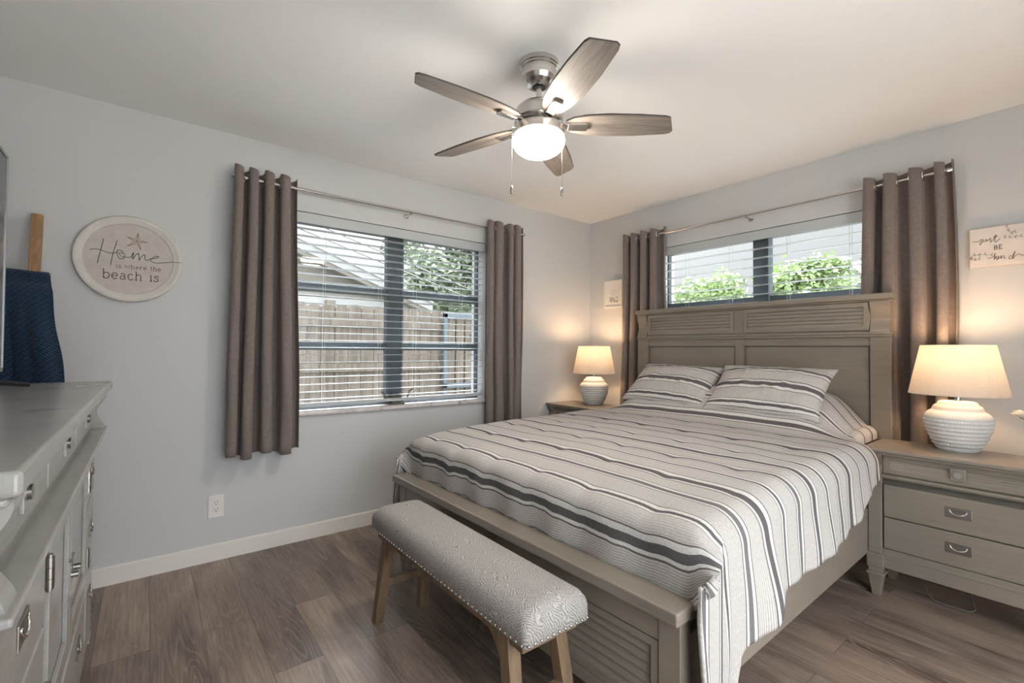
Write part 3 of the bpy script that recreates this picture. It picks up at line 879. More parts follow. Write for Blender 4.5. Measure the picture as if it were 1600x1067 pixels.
tag(mt, 'white mattress lying inside the bed frame under the striped comforter', 'mattress')

# comforter ------------------------------------------------------------
def smooth(a, b, x):
    t = min(1, max(0, (x - a) / (b - a))); return t * t * (3 - 2 * t)
def interp(tab, x):
    if x <= tab[0][0]: return tab[0][1]
    for (a, p), (b, q) in zip(tab, tab[1:]):
        if x <= b: return p + (q - p) * (x - a) / (b - a)
    return tab[-1][1]
FOOT_Y = -2.195
ZT = [(-2.25, 0.695), (-2.1, 0.725), (-1.8, 0.745), (-1.3, 0.755), (-0.85, 0.765), (-0.6, 0.775), (-0.2, 0.79)]
HEM = [(-2.40, 0.09), (-2.135, 0.10), (-2.085, 0.355), (-1.94, 0.380), (-1.885, 0.435), (-1.60, 0.432), (-1.30, 0.445), (-1.02, 0.485), (-0.88, 0.555), (-0.72, 0.58), (-0.62, 0.62), (-0.56, 0.715), (-0.2, 0.72)]
tufts = []
for j in range(7):
    for i in range(6):
        tufts.append((-0.68 + 0.27 * i + (0.135 if j % 2 else 0), -0.62 - 0.26 * j))
def top_z(x, y):
    z = interp(ZT, y)
    z += 0.012 * cos(x * 1.6)
    # pillows lying under the comforter at the head
    hy = smooth(-0.80, -0.45, y) * (1 - 0.12 * smooth(-0.35, -0.2, y))
    hx = (1 - smooth(0.50, 0.84, abs(x)))
    z += 0.185 * hy * hx
    z -= 0.055 * smooth(0.58, 0.76, abs(x)) * smooth(-0.80, -0.50, y)
    for (a, b) in tufts:
        d2 = (x - a) ** 2 + (y - b) ** 2
        if d2 < 0.02: z -= 0.007 * exp(-d2 / 0.0010) + 0.003 * exp(-d2 / 0.004)
    z += 0.008 * noise.noise(Vector((x * 2.1, y * 3.5, 1.7))) + 0.0035 * noise.noise(Vector((x * 7, y * 9, 4.2)))
    return z
def comforter():
    nu_side, nu_top, nv_top, nv_f = 34, 96, 130, 26
    us = [('L', i / nu_side) for i in range(nu_side, 0, -1)] + [('T', i / nu_top) for i in range(nu_top + 1)] + [('R', (i + 1) / nu_side) for i in range(nu_side)]
    vs = [('T', j / nv_top) for j in range(nv_top + 1)] + [('F', (j + 1) / nv_f) for j in range(nv_f)]
    mb = MB(); V = []; UV = []
    HEADY = -0.215; L = HEADY - FOOT_Y; DF = 0.27
    for kv, v in vs:
        yt = HEADY - L * v if kv == 'T' else FOOT_Y
        dy = 0 if kv == 'T' else v * DF
        for ku, u in us:
            side = {'L': -1, 'R': 1, 'T': 0}[ku]
            # half width of flat top
            tight = smooth(-0.66, -0.56, yt)
            hw = 0.785 - 0.06 * tight
            Rx = 0.095 - 0.05 * tight
            xt = (-hw + 2 * hw * u) if ku == 'T' else side * hw
            Ry = 0.058
            yeff = yt - dy * 0.42
            z0 = top_z(xt, yt)
            if side:
                hem = interp(HEM, yeff)
                if side < 0: hem = 0.33 + 0.03 * sin(yeff * 6) if yeff < -0.6 else 0.66
                total = Rx * pi / 2 + max(0.02, z0 - Rx - hem)
                dx = u * total
            else: dx = 0; total = 0
            def g(d, R):
                if d < R * pi / 2: return R * (1 - cos(d / R)), R * sin(d / R)
                return R + d - R * pi / 2, R
            gz, gx = g(dx, Rx) if side else (0, 0)
            fz, fy = g(dy, Ry) if dy else (0, 0)
            fz = min(fz, z0 - 0.498)
            c = smooth(0.02, 0.17, dx)
            p = 3.0
            drop = (gz ** p + (fz * (1 - 0.6 * c)) ** p) ** (1 / p)
            y = yt - (fy * (1 - c) + dy * 0.42 * c)
            # flutes in hanging parts
            hang = smooth(0.05, 0.35, gz)
            xo = gx
            xo += hang * (0.009 * sin(y * 13 + 1.0) + 0.004 * sin(y * 37 + 2) + 0.014 * noise.noise(Vector((y * 7, gz * 3, 2)))) + 0.02 * hang
            if side < 0: xo += 0.035 * hang
            xo += 0.030 * hang * exp(-((y + 1.93) / 0.06) ** 2)
            if y < -2.16: xo = max(xo, min(gz * 2.0, 0.105 + 0.02 * sin(y * 30)))
            if yt > -0.66: xo = min(xo, 0.045)
            # puffy front edge
            puff = smooth(0.02, 0.10, fz)
            yy = y - (0.006 * sin(xt * 26) * puff * (1 - c))
            x = xt + side * xo
            z = z0 - drop
            z += 0.006 * noise.noise(Vector((x * 22, z * 6, 3))) * puff * (1 - c)
            V.append((x, yy, z))
            UV.append((xt + side * dx, -(yt - dy) + 0.10))
    mb.v = V; nx = len(us)
    mb.f = [(j * nx + i, j * nx + i + 1, (j + 1) * nx + i + 1, (j + 1) * nx + i) for j in range(len(vs) - 1) for i in range(nx - 1)]
    mb.uv = UV
    o = mb.build('comforter', 'stripes', smooth=True)
    s = o.modifiers.new('solid', 'SOLIDIFY'); s.thickness = 0.014; s.offset = -1
    o.location = BED['loc']; o.rotation_euler = (0, 0, BED['rz'])
    tag(o, 'white comforter with charcoal stripes spread over the bed', 'comforter')
comforter()

def pillow(label, cx, w, h, yb, zb, tilt, seed, rz=0.0, roll=0.0):
    n = 48; V = []; F = []; UV = []
    def prof(u, v, sgn):
        a, b = 2 * u - 1, 2 * v - 1
        e = max(0.0, (1 - abs(a) ** 2.6)) ** 0.55 * max(0.0, (1 - abs(b) ** 2.6)) ** 0.55
        th = 0.082 * e
        # corners pull out, edges draw in
        pin = 1 - 0.055 * (1 - b * b) ; pinh = 1 - 0.09 * (1 - a * a)
        x = a * w / 2 * (0.955 + 0.045 * abs(b) ** 3) * (1 - 0.03 * (1 - b * b))
        y = b * h / 2 * (0.91 + 0.09 * abs(a) ** 3)
        wr = 0.007 * noise.noise(Vector((a * 3 + seed, b * 3, sgn))) + 0.004 * noise.noise(Vector((a * 9 + seed, b * 5, sgn)))
        return x, y, sgn * (th + wr * e * 2)
    for sgn in (1, -1):
        for j in range(n + 1):
            for i in range(n + 1):
                x, y, z = prof(i / n, j / n, sgn)
                V.append((x, y + h / 2, z)); UV.append((x + 3.0 + seed, (y + h / 2) + 0.225))
    k = (n + 1) ** 2
    for j in range(n):
        for i in range(n):
            q = (j * (n + 1) + i, j * (n + 1) + i + 1, (j + 1) * (n + 1) + i + 1, (j + 1) * (n + 1) + i)
            F.append(q); F.append(tuple(k + a for a in q)[::-1])
    mb = MB(); mb.v = V; mb.f = F; mb.uv = UV
    o = mb.build('pillow', 'stripes', smooth=True)
    bm = bmesh.new(); bm.from_mesh(o.data); bmesh.ops.remove_doubles(bm, verts=bm.verts[:], dist=0.0012); bm.to_mesh(o.data); bm.free()
    for p in o.data.polygons: p.use_smooth = True
    o.location = (cx, yb, zb); o.rotation_euler = (tilt, roll, rz)
    tag(o, label, 'pillow', 'striped pillows leaning on the headboard end')
pillow('striped pillow nearer the room corner, leaning left of the other', 1.235, 0.645, 0.40, -0.66, 0.835, radians(40), 1, 0.01, 0.02)
pillow('striped pillow nearer the right nightstand, its free corner sticking out', 1.872, 0.655, 0.41, -0.665, 0.83, radians(42), 2, 0.02, 0.01)

# ------------------------------------------------------------------ bench
bn = thing('upholstered_bench', 'long upholstered bench with arched oak legs at the foot of the bed', 'bench', (1.63, -2.48, 0), 0.0)
def bench():
    X = rel(bn); a, b, y0, y1, z0, z1 = 1.085, 2.165, -2.612, -2.362, 0.398, 0.498
    n, mm = 64, 24
    V = []; F = []
    # rounded cushion: loops around
    cx, cy = (a + b) / 2, (y0 + y1) / 2
    def loop(ins, z, r):
        pts = []
        hx, hy = (b - a) / 2 - ins * 0.6, (y1 - y0) / 2 - ins
        for q, (sx, sy) in enumerate(((1, 1), (-1, 1), (-1, -1), (1, -1))):
            for i in range(7):
                t = pi / 2 * (q + i / 6)
                pts.append((cx + sx * (hx - r) + r * cos(t), cy + sy * (hy - r) + r * sin(t), z))
        return pts
    rows = [(0.012, z0, 0.012), (0.0, z0 + 0.004, 0.014), (0.0, z0 + 0.05, 0.018), (0.004, z0 + 0.066, 0.022), (0.014, z0 + 0.082, 0.03), (0.03, z0 + 0.093, 0.035), (0.055, z0 + 0.099, 0.04), (0.085, z0 + 0.102, 0.03)]
    m_ = 28
    for r in rows: V += loop(*r)
    for i in range(len(rows) - 1):
        for k in range(m_): F.append((i * m_ + k, i * m_ + (k + 1) % m_, (i + 1) * m_ + (k + 1) % m_, (i + 1) * m_ + k))
    F.append(tuple(range(m_))[::-1]); F.append(tuple((len(rows) - 1) * m_ + k for k in range(m_)))
    mb = MB(); mb.v = V; mb.f = F
    seat = mb.build('seat_cushion', 'boucle', bn, smooth=True, xf=X)
    nails = MB()
    def nail(p, ax):
        nails.lathe([(0.0045, 0), (0.0038, 0.0022), (0.002, 0.0034), (0, 0.0038)], (0, 0, 0), 10)
    npts = []
    k = 0
    L1 = int((b - a - 0.03) / 0.0235)
    for i in range(L1 + 1): npts.append((a + 0.015 + i * (b - a - 0.03) / L1, y0 - 0.001, z0 + 0.011, 'y', -1))
    for i in range(L1 + 1): npts.append((a + 0.015 + i * (b - a - 0.03) / L1, y1 + 0.001, z0 + 0.011, 'y', 1))
    L2 = 10
    for i in range(L2 + 1):
        yy = y0 + 0.012 + i * (y1 - y0 - 0.024) / L2
        npts.append((b + 0.001, yy, z0 + 0.011, 'x', 1)); npts.append((a - 0.001, yy, z0 + 0.011, 'x', -1))
    for x, y, z, ax, sg in npts:
        pr = [(0.0052, -0.001 * sg), (0.0045, 0.002 * sg), (0.0026, 0.0034 * sg), (0.0, 0.0039 * sg)]
        nails.lathe(pr, (x, y, z), 10, axis=ax)
    nails.build('nailhead_trim', 'nickel', seat, smooth=True, xf=X)
    MB().box(a + 0.035, b - 0.035, y0 + 0.02, y1 - 0.02, z0 - 0.032, z0 + 0.003).build('seat_frame', 'bench_wood', bn, bevel=0.003, xf=X)
    # legs with curved knee brackets
    for sx in (-1, 1):
        for sy in (-1, 1):
            top = Vector((cx + sx * 0.420, cy + sy * 0.088, z0 - 0.002)); bot = Vector((cx + sx * 0.492, cy + sy * 0.108, 0.0))
            def leg(u, z): return bot + (top - bot) * (z / z0)
            k = MB(); w = 0.021
            c0, c1 = bot, top
            k.frustum(c0, w * 0.92, w * 0.92, c1, w * 1.05, w * 1.05)
            # wing towards the bench middle (arched)
            arch = []; wd = 0.105
            zt, zb_ = z0 - 0.001, z0 - 0.15
            pts = []
            for i in range(11):
                t = pi / 2 * i / 10
                pts.append((wd * (1 - cos(t)), zb_ + (zt - zb_ - 0.012) * sin(t)))
            xs = lambda z: cx + sx * (0.492 - 0.072 * z / z0) - sx * 0.018
            poly = [(xs(zt), zt), (xs(zb_), zb_)] + [(xs(z) - sx * d, z) for d, z in pts[1:]] + [(xs(zt) - sx * wd, zt)]
            yc = cy + sy * (0.088 + 0.004)
            k.prism(poly, 'y', yc - 0.017, yc + 0.017)
            # wing across the width
            ys = lambda z: cy + sy * (0.108 - 0.020 * z / z0) - sy * 0.018
            wd2 = 0.060
            pts2 = [(wd2 * (1 - cos(pi / 2 * i / 8)), (z0 - 0.11) + 0.10 * sin(pi / 2 * i / 8)) for i in range(1, 9)]
            xl = cx + sx * 0.424
            k.prism([(ys(zt), zt), (ys(z0 - 0.11), z0 - 0.11)] + [(ys(z) - sy * d, z) for d, z in pts2] + [(ys(zt) - sy * wd2, zt)], 'x', xl - 0.016, xl + 0.016)
            k.build('leg', 'bench_wood', bn, bevel=0.003, xf=X)
        xm = cx + sx * 0.459
        MB().box(xm - 0.013, xm + 0.013, cy - 0.085, cy + 0.085, 0.165, 0.196).build('stretcher', 'bench_wood', bn, bevel=0.002, xf=X)
bench()

# ------------------------------------------------------------------ dresser
def dresser():
    t = thing('dresser', 'long silvery grey painted dresser with doors and drawers at the left edge', 'dresser', (1.49, -3.79, 0))
    X = rel(t)
    x0, x1, yb = 0.60, 2.372, -4.06
    MB().box(x0, x1, yb, -3.520, 1.030, 1.060).box(x0 + 0.012, x1 - 0.012, yb, -3.532, 1.016, 1.030).build('top', 'dresser_paint', t, bevel=0.009, seg=4, xf=X)
    bx0, bx1, fy = 0.655, 2.318, -3.572
    bd = MB()
    bd.box(bx0 + 0.006, bx1 - 0.006, yb + 0.01, fy - 0.03, 0.10, 0.870)
    bd.box(bx0 + 0.02, bx1 - 0.02, yb + 0.01, -3.580, 0.865, 1.017)          # recessed frieze
    bd.box(bx0, bx0 + 0.05, yb + 0.01, fy, 0.10, 0.866); bd.box(bx1 - 0.05, bx1, yb + 0.01, fy, 0.10, 0.866)
    bd.box(bx0, bx1, fy - 0.03, fy - 0.002, 0.82, 0.866); bd.box(bx0, bx1, fy - 0.03, fy + 0.004, 0.095, 0.165)
    bd.box(0.930, 0.965, fy - 0.03, fy - 0.001, 0.16, 0.83); bd.box(1.775, 1.81, fy - 0.03, fy - 0.001, 0.16, 0.83)
    bd.box(0.96, 1.78, fy - 0.03, fy - 0.002, 0.365, 0.395)
    bd.build('body', 'dresser_paint', t, bevel=0.003, xf=X)
    MB().box(bx0 - 0.020, bx1 + 0.020, yb + 0.01, -3.530, 0.872, 0.884).box(bx0 - 0.010, bx1 + 0.010, yb + 0.01, -3.545, 0.862, 0.872).build('ledge_moulding', 'dresser_paint', t, bevel=0.004, seg=3, xf=X)
    for a in (bx0 - 0.002, bx1 - 0.058):
        pr = [(-3.64, 0.884)] + [(-3.586 + p, 0.884 + q) for p, q in corbel_prof(0.052, 0.132)] + [(-3.64, 1.016)]
        MB().prism(pr, 'x', a, a + 0.060).build('corbel', 'dresser_paint', t, xf=X)
    # three frieze drawers with little butterfly plates
    for a, b in ((0.73, 1.235), (1.255, 1.735), (1.755, 2.25)):
        d = MB().box(a, b, -3.585, -3.572, 0.900, 1.004)
        d = d.build('drawer', 'dresser_paint', t, bevel=0.002, xf=X)
        c = (a + b) / 2
        hm = MB().box(c - 0.028, c + 0.028, -3.573, -3.566, 0.925, 0.985).build('handle', 'dresser_paint', d, bevel=0.002, xf=X)
        MB().tube([(c, -3.567, 0.955), (c, -3.560, 0.955)], 0.013, 16).build('knob', 'dark_nickel', hm, xf=X)
    # pair of doors with barrel hinges
    for a, b, hx in ((0.968, 1.418, 0.962), (1.426, 1.772, 1.778)):
        d = MB(); d.box(a, b, fy - 0.02, fy + 0.000, 0.400, 0.812)
        w_ = 0.045
        d.box(a, a + w_, fy, fy + 0.010, 0.400, 0.812); d.box(b - w_, b, fy, fy + 0.010, 0.400, 0.812)
        d.box(a + w_, b - w_, fy, fy + 0.010, 0.767, 0.812); d.box(a + w_, b - w_, fy, fy + 0.010, 0.400, 0.445)
        d = d.build('door', 'dresser_paint', t, bevel=0.002, xf=X)
        for zc in (0.735, 0.475):
            h = MB()
            for q in range(3): h.tube([(hx, fy + 0.010, zc - 0.033 + q * 0.022), (hx, fy + 0.010, zc - 0.0125 + q * 0.022)], 0.0075, 12)
            h.tube([(hx, fy + 0.010, zc - 0.038), (hx, fy + 0.010, zc + 0.038)], 0.005, 10)
            h.build('hinge', 'dark_nickel', d, xf=X)
        px = 1.395 if hx < 1.4 else 1.449
        MB().box(px - 0.014, px + 0.014, fy + 0.010, fy + 0.014, 0.570, 0.640).tube([(px, fy + 0.014, 0.605), (px, fy + 0.028, 0.605)], 0.008, 12).build('handle', 'dark_nickel', d, xf=X)
    # side drawer stacks and a long drawer
    def drw(a, b, z0_, z1_, px):
        d = MB().box(a, b, fy - 0.02, fy + 0.008, z0_, z1_).build('drawer', 'dresser_paint', t, bevel=0.004, seg=3, xf=X)
        for p in px: cup_pull(d, p, fy + 0.008, (z0_ + z1_) / 2 + 0.01, dirn=1, X=X)
    for z0_, z1_ in ((0.655, 0.815), (0.410, 0.645), (0.175, 0.400)):
        drw(0.712, 0.924, z0_, z1_, (0.818,)); drw(1.816, 2.262, z0_, z1_, (2.04,))
    drw(0.972, 1.768, 0.178, 0.358, (1.17, 1.57))
    for ax in (bx0 + 0.04, bx1 - 0.04):
        for ay in (fy - 0.035, yb + 0.05):
            k = MB(); k.frustum((ax, ay, 0), 0.022, 0.022, (ax, ay, 0.075), 0.036, 0.036); k.frustum((ax, ay, 0.075), 0.042, 0.042, (ax, ay, 0.088), 0.042, 0.042)
            k.frustum((ax, ay, 0.088), 0.034, 0.034, (ax, ay, 0.101), 0.034, 0.034)
            k.build('foot', 'dresser_paint', t, bevel=0.003, xf=X)
dresser()

# ------------------------------------------------------------------ television
def tv():
    t = thing('television', 'flat black television with thin silver bezel standing on the dresser', 'television', (1.42, -3.82, 1.0605)); X = rel(t)
    a, b, z0, z1, y0, y1 = 0.762, 2.085, 1.112, 1.862, -3.842, -3.802
    MB().box(a, b, y0, y1 - 0.008, z0, z1).build('housing', 'black_plastic', t, bevel=0.006, xf=X)
    bz = MB(); w = 0.011
    bz.box(a, b, y1 - 0.010, y1, z1 - w, z1); bz.box(a, b, y1 - 0.010, y1, z0, z0 + w * 1.3); bz.box(a, a + w, y1 - 0.010, y1, z0, z1); bz.box(b - w, b, y1 - 0.010, y1, z0, z1)
    bz.build('bezel', 'silver_plastic', t, bevel=0.001, xf=X)
    MB().box(a + w, b - w, y1 - 0.008, y1 - 0.003, z0 + w, z1 - w).build('screen', 'tv_screen', t, xf=X)
    for x in (0.93, 1.92):
        k = MB()
        s = -1 if x < 1.4 else 1
        k.tube([(x - s * 0.05, -3.82, 1.125), (x - s * 0.02, -3.79, 1.085), (x + s * 0.06, -3.725, 1.069)], 0.0085, 10, taper=[1, 1, .8])
        k.tube([(x - s * 0.05, -3.83, 1.125), (x - s * 0.02, -3.87, 1.085), (x + s * 0.06, -3.93, 1.069)], 0.0085, 10, taper=[1, 1, .8])
        k.build('stand_foot', 'black_plastic', t, xf=X)
tv()

# ------------------------------------------------------------------ blanket ladder and blanket
def lad(y, z):
    return Vector((0.055 + 0.30 * (1.80 - z) / 1.80, y, z))
lt = thing('blanket_ladder', 'wooden leaning blanket ladder against the side wall behind the dresser', 'ladder', (0.20, -3.96, 0))
X = rel(lt)
for y in (-3.822, -4.085):
    r = MB(); w = 0.019
    vs = []
    for z in (0.0, 1.815):
        c = lad(y, z); vs += [(c.x - w, y - w, z), (c.x + w, y - w, z), (c.x + w, y + w, z), (c.x - w, y + w, z)]
    r.add(vs, [(3, 2, 1, 0), (4, 5, 6, 7), (0, 1, 5, 4), (1, 2, 6, 5), (2, 3, 7, 6), (3, 0, 4, 7)])
    r.build('rail', 'ladder_wood', lt, bevel=0.004, xf=X)
for z in (0.35, 0.75, 1.15, 1.515):
    c = lad(0, z)
    MB().tube([(c.x, -3.835, z), (c.x, -4.07, z)], 0.013, 12).build('rung', 'ladder_wood', lt, xf=X)
def blk():
    c = lad(0, 1.515)
    def f(u, v):
        # v 0..1 front fall, over the rung, back fall
        s = (v - 0.52) * 1.85       # metres along cloth from the rung top
        r = 0.030
        fall = max(0, abs(s) - r * 1.4)
        if abs(s) < r * 1.4:
            a = s / (r * 1.4) * pi / 2; dx = -r * sin(a); z = 1.520 + r * 0.75 * cos(a)
        else:
            z = 1.520 - fall; dx = (-1 if s > 0 else 1) * r
        out = c.x + dx + (0.16667 * fall)
        if s < 0: out += 0.030 * smooth(0, 0.1, fall) + 0.05 * fall + (0.020 * sin(u * 15 + 0.8 + fall) + 0.008 * sin(u * 37)) * smooth(0, 0.3, fall)
        else: out = c.x - 0.03 + 0.165 * fall + 0.004 * sin(u * 14)
        wdn = 1 + 0.10 * smooth(0.0, 0.5, fall)
        yy = -4.125 + u * (0.350 + 0.14 * min(fall, 0.62)) + 0.004 * sin(z * 18)
        return (max(out, 0.02), yy, z - 0.015 * (u - 0.2) * smooth(0.0, 0.01, 0.05 - fall))
    o = MB().grid(f, 60, 130).build('throw_blanket', 'blanket', smooth=True)
    s = o.modifiers.new('solid', 'SOLIDIFY'); s.thickness = 0.012; s.offset = 1
    tag(o, 'navy blue ribbed throw blanket draped over the ladder behind the television', 'blanket')
blk()

# ------------------------------------------------------------------ ceiling fan
def fan():
    cx, cy = 1.613, -2.092
    t = thing('ceiling_fan', 'brushed nickel ceiling fan with five grey wood blades and lit glass globe', 'ceiling fan', (cx, cy, 0))
    MB().lathe([(0.026, 2.346), (0.027, 2.340), (0.036, 2.339), (0.050, 2.344), (0.062, 2.356), (0.071, 2.374), (0.076, 2.396), (0.0765, 2.408), (0.081, 2.411), (0.0815, 2.418), (0.086, 2.421), (0.0865, 2.4395), (0.0, 2.44)], n=64, cap=False).build('canopy', 'nickel', t, smooth=False)
    MB().lathe([(0.0, 2.25), (0.0125, 2.25), (0.0125, 2.345), (0.0, 2.345)], n=20).build('downrod', 'nickel', t, smooth=False)
    MB().lathe([(0.0, 2.336), (0.020, 2.338), (0.026, 2.345), (0.0, 2.35)], n=24).build('hanger_ball', 'black_plastic', t, smooth=True)
    MB().lathe([(0.0, 2.176), (0.104, 2.176), (0.106, 2.190), (0.105, 2.215), (0.098, 2.236), (0.082, 2.252), (0.060, 2.261), (0.030, 2.266), (0.018, 2.272), (0.0, 2.272)], n=56).build('motor_housing', 'nickel', t, smooth=True)
    MB().lathe([(0.0, 2.158), (0.085, 2.158), (0.085, 2.178), (0.0, 2.178)], n=48).build('flywheel', 'dark_nickel', t)
    MB().lathe([(0.0, 2.120), (0.108, 2.120), (0.113, 2.124), (0.113, 2.150), (0.108, 2.158), (0.0, 2.160)], n=56).build('light_fitter', 'nickel', t, smooth=False)
    gp = [(0.108, 2.121), (0.112, 2.108)] + [(0.113 * cos(pi / 2 * i / 12), 2.100 - 0.068 * sin(pi / 2 * i / 12)) for i in range(13)]
    gp[-1] = (0.0, gp[-1][1])
    MB().lathe(gp, n=56).build('glass_globe', 'globe_glow', t, smooth=True)
    for k in range(5):
        a = radians(-19.5 + 72 * k)
        R = Matrix.Rotation(a, 4, 'Z'); T = Matrix.Translation((0, 0, 2.172)); P = Matrix.Rotation(radians(-12), 4, 'X')
        M_ = T @ R @ P
        out = [(0.118, -0.026), (0.150, -0.046), (0.205, -0.060), (0.30, -0.068), (0.42, -0.067), (0.535, -0.060), (0.556, -0.052), (0.590, 0.028), (0.584, 0.042), (0.56, 0.050), (0.42, 0.064), (0.30, 0.067), (0.205, 0.060), (0.150, 0.046), (0.118, 0.030)]
        mb = MB(); mb.prism(out, 'z', 0.0, 0.0045)
        bl = mb.build('fan_blade', 'blade_wood_pale', t, bevel=0.0012)
        bl.matrix_local = M_
        tp = MB(); tp.prism([(x * 1.004 - 0.001, y * 1.035) for x, y in out], 'z', 0.0045, 0.0075)
        tp.build('upper_face', 'blade_dark', bl)
        ar = MB(); ar.box(0.07, 0.135, -0.018, 0.018, -0.006, -0.001); ar.prism([(0.125, -0.020), (0.205, -0.022), (0.212, -0.016), (0.212, 0.016), (0.205, 0.022), (0.125, 0.020)], 'z', -0.012, 0.0)
        ar.build('blade_iron', 'nickel', bl, bevel=0.003)
    # pull chains
    for dx, dy, zb in ((-0.015, -0.134, 1.846), (0.098, 0.046, 1.848)):
        r = sqrt(dx * dx + dy * dy); ex, ey = dx / r * 0.112, dy / r * 0.112
        MB().tube([(ex, ey, 2.135), (dx, dy, 2.128), (dx, dy, zb + 0.035)], 0.0013, 6).build('pull_chain', 'nickel', t)
        MB().lathe([(0.0, zb), (0.005, zb + 0.002), (0.0058, zb + 0.012), (0.0058, zb + 0.03), (0.003, zb + 0.036), (0.0, zb + 0.037)], (dx, dy, 0), 14).build('chain_pull', 'dark_nickel', t, smooth=True)
fan()

# ------------------------------------------------------------------ wall decor
def strokes(mb, lines, P, r=0.0011, sm=True):
    for ln in lines:
        pts = ln
        if sm and len(ln) > 2:
            pts = []
            for i in range(len(ln) - 1):
                p0, p1, p2, p3 = ln[max(i - 1, 0)], ln[i], ln[i + 1], ln[min(i + 2, len(ln) - 1)]
                for k in range(5):
                    t = k / 5
                    pts.append(tuple(0.5 * ((2 * p1[c]) + (-p0[c] + p2[c]) * t + (2 * p0[c] - 5 * p1[c] + 4 * p2[c] - p3[c]) * t * t + (-p0[c] + 3 * p1[c] - 3 * p2[c] + p3[c]) * t ** 3) for c in (0, 1)))
            pts.append(ln[-1])
        mb.tube([P(*q) for q in pts], r, 5)
def arc(cx, cy, rx, ry, a0, a1, n=12):
    return [(cx + rx * cos(radians(a0 + (a1 - a0) * i / n)), cy + ry * sin(radians(a0 + (a1 - a0) * i / n))) for i in range(n + 1)]
S = 0.13  # serif half length
GL = {  # serif lower-case glyphs on an x-height of 1: (width, strokes)
 'i': (0.42, [[(0.21, 0), (0.21, 1)], [(0.08, 1), (0.21, 1)], [(0.06, 0), (0.36, 0)], [(0.19, 1.36), (0.23, 1.36)]]),
 's': (0.72, [[(0.60, 0.72), (0.58, 0.92), (0.36, 1.0), (0.14, 0.90), (0.14, 0.66), (0.36, 0.53), (0.58, 0.40), (0.60, 0.14), (0.36, 0.0), (0.12, 0.08), (0.10, 0.28)]]),
 'w': (1.25, [[(0.10, 1), (0.36, 0), (0.62, 0.95), (0.88, 0), (1.14, 1)], [(0.0, 1), (0.24, 1)], [(1.0, 1), (1.24, 1)]]),
 'h': (0.98, [[(0.18, 0), (0.18, 1.5)], [(0.05, 1.5), (0.18, 1.5)], [(0.18, 0.7), (0.36, 0.96), (0.58, 1.0), (0.74, 0.86), (0.76, 0.6)], [(0.76, 0.62), (0.76, 0)], [(0.04, 0), (0.34, 0)], [(0.62, 0), (0.92, 0)]]),
 'e': (0.86, [arc(0.43, 0.5, 0.34, 0.5, 0, 320, 16), [(0.10, 0.52), (0.77, 0.52)]]),
 'r': (0.72, [[(0.20, 0), (0.20, 1)], [(0.06, 1), (0.20, 1)], [(0.05, 0), (0.38, 0)], [(0.20, 0.6), (0.34, 0.92), (0.54, 1.0), (0.66, 0.86)]]),
 't': (0.58, [[(0.24, 1.36), (0.24, 0.25), (0.32, 0.03), (0.52, 0.08)], [(0.05, 1), (0.50, 1)]]),
 'b': (0.95, [[(0.18, 0), (0.18, 1.5)], [(0.05, 1.5), (0.18, 1.5)], arc(0.50, 0.5, 0.34, 0.5, 170, -170, 18)]),
 'a': (0.84, [[(0.16, 0.80), (0.30, 0.99), (0.52, 0.98), (0.64, 0.80), (0.64, 0.16), (0.78, 0.0)], [(0.64, 0.56), (0.34, 0.54), (0.12, 0.36), (0.14, 0.10), (0.34, 0.0), (0.54, 0.08), (0.64, 0.26)]]),
 'c': (0.80, [arc(0.44, 0.5, 0.34, 0.5, 45, 320, 16)]),
 'B': (0.95, [[(0.18, 0), (0.18, 1.4), (0.55, 1.4), (0.72, 1.2), (0.70, 0.9), (0.5, 0.75), (0.18, 0.75)], [(0.5, 0.75), (0.78, 0.6), (0.80, 0.2), (0.58, 0.0), (0.06, 0)]]),
 'E': (0.90, [[(0.18, 0), (0.18, 1.4)], [(0.06, 1.4), (0.74, 1.4), (0.74, 1.2)], [(0.18, 0.74), (0.6, 0.74)], [(0.06, 0), (0.80, 0), (0.80, 0.24)]]),
 ' ': (0.62, []),
}
def serif(mb, text, x, y, xh, r, P, track=0.12, total=None):
    wsum = sum(GL[c][0] + track for c in text)
    k = (total / wsum / xh) if total else 1.0
    for c in text:
        wd, st = GL[c]
        for ln in st:
            mb.tube([P(x + p * xh * k, y + q * xh) for p, q in ln], r, 5)
        x += (wd + track) * xh * k

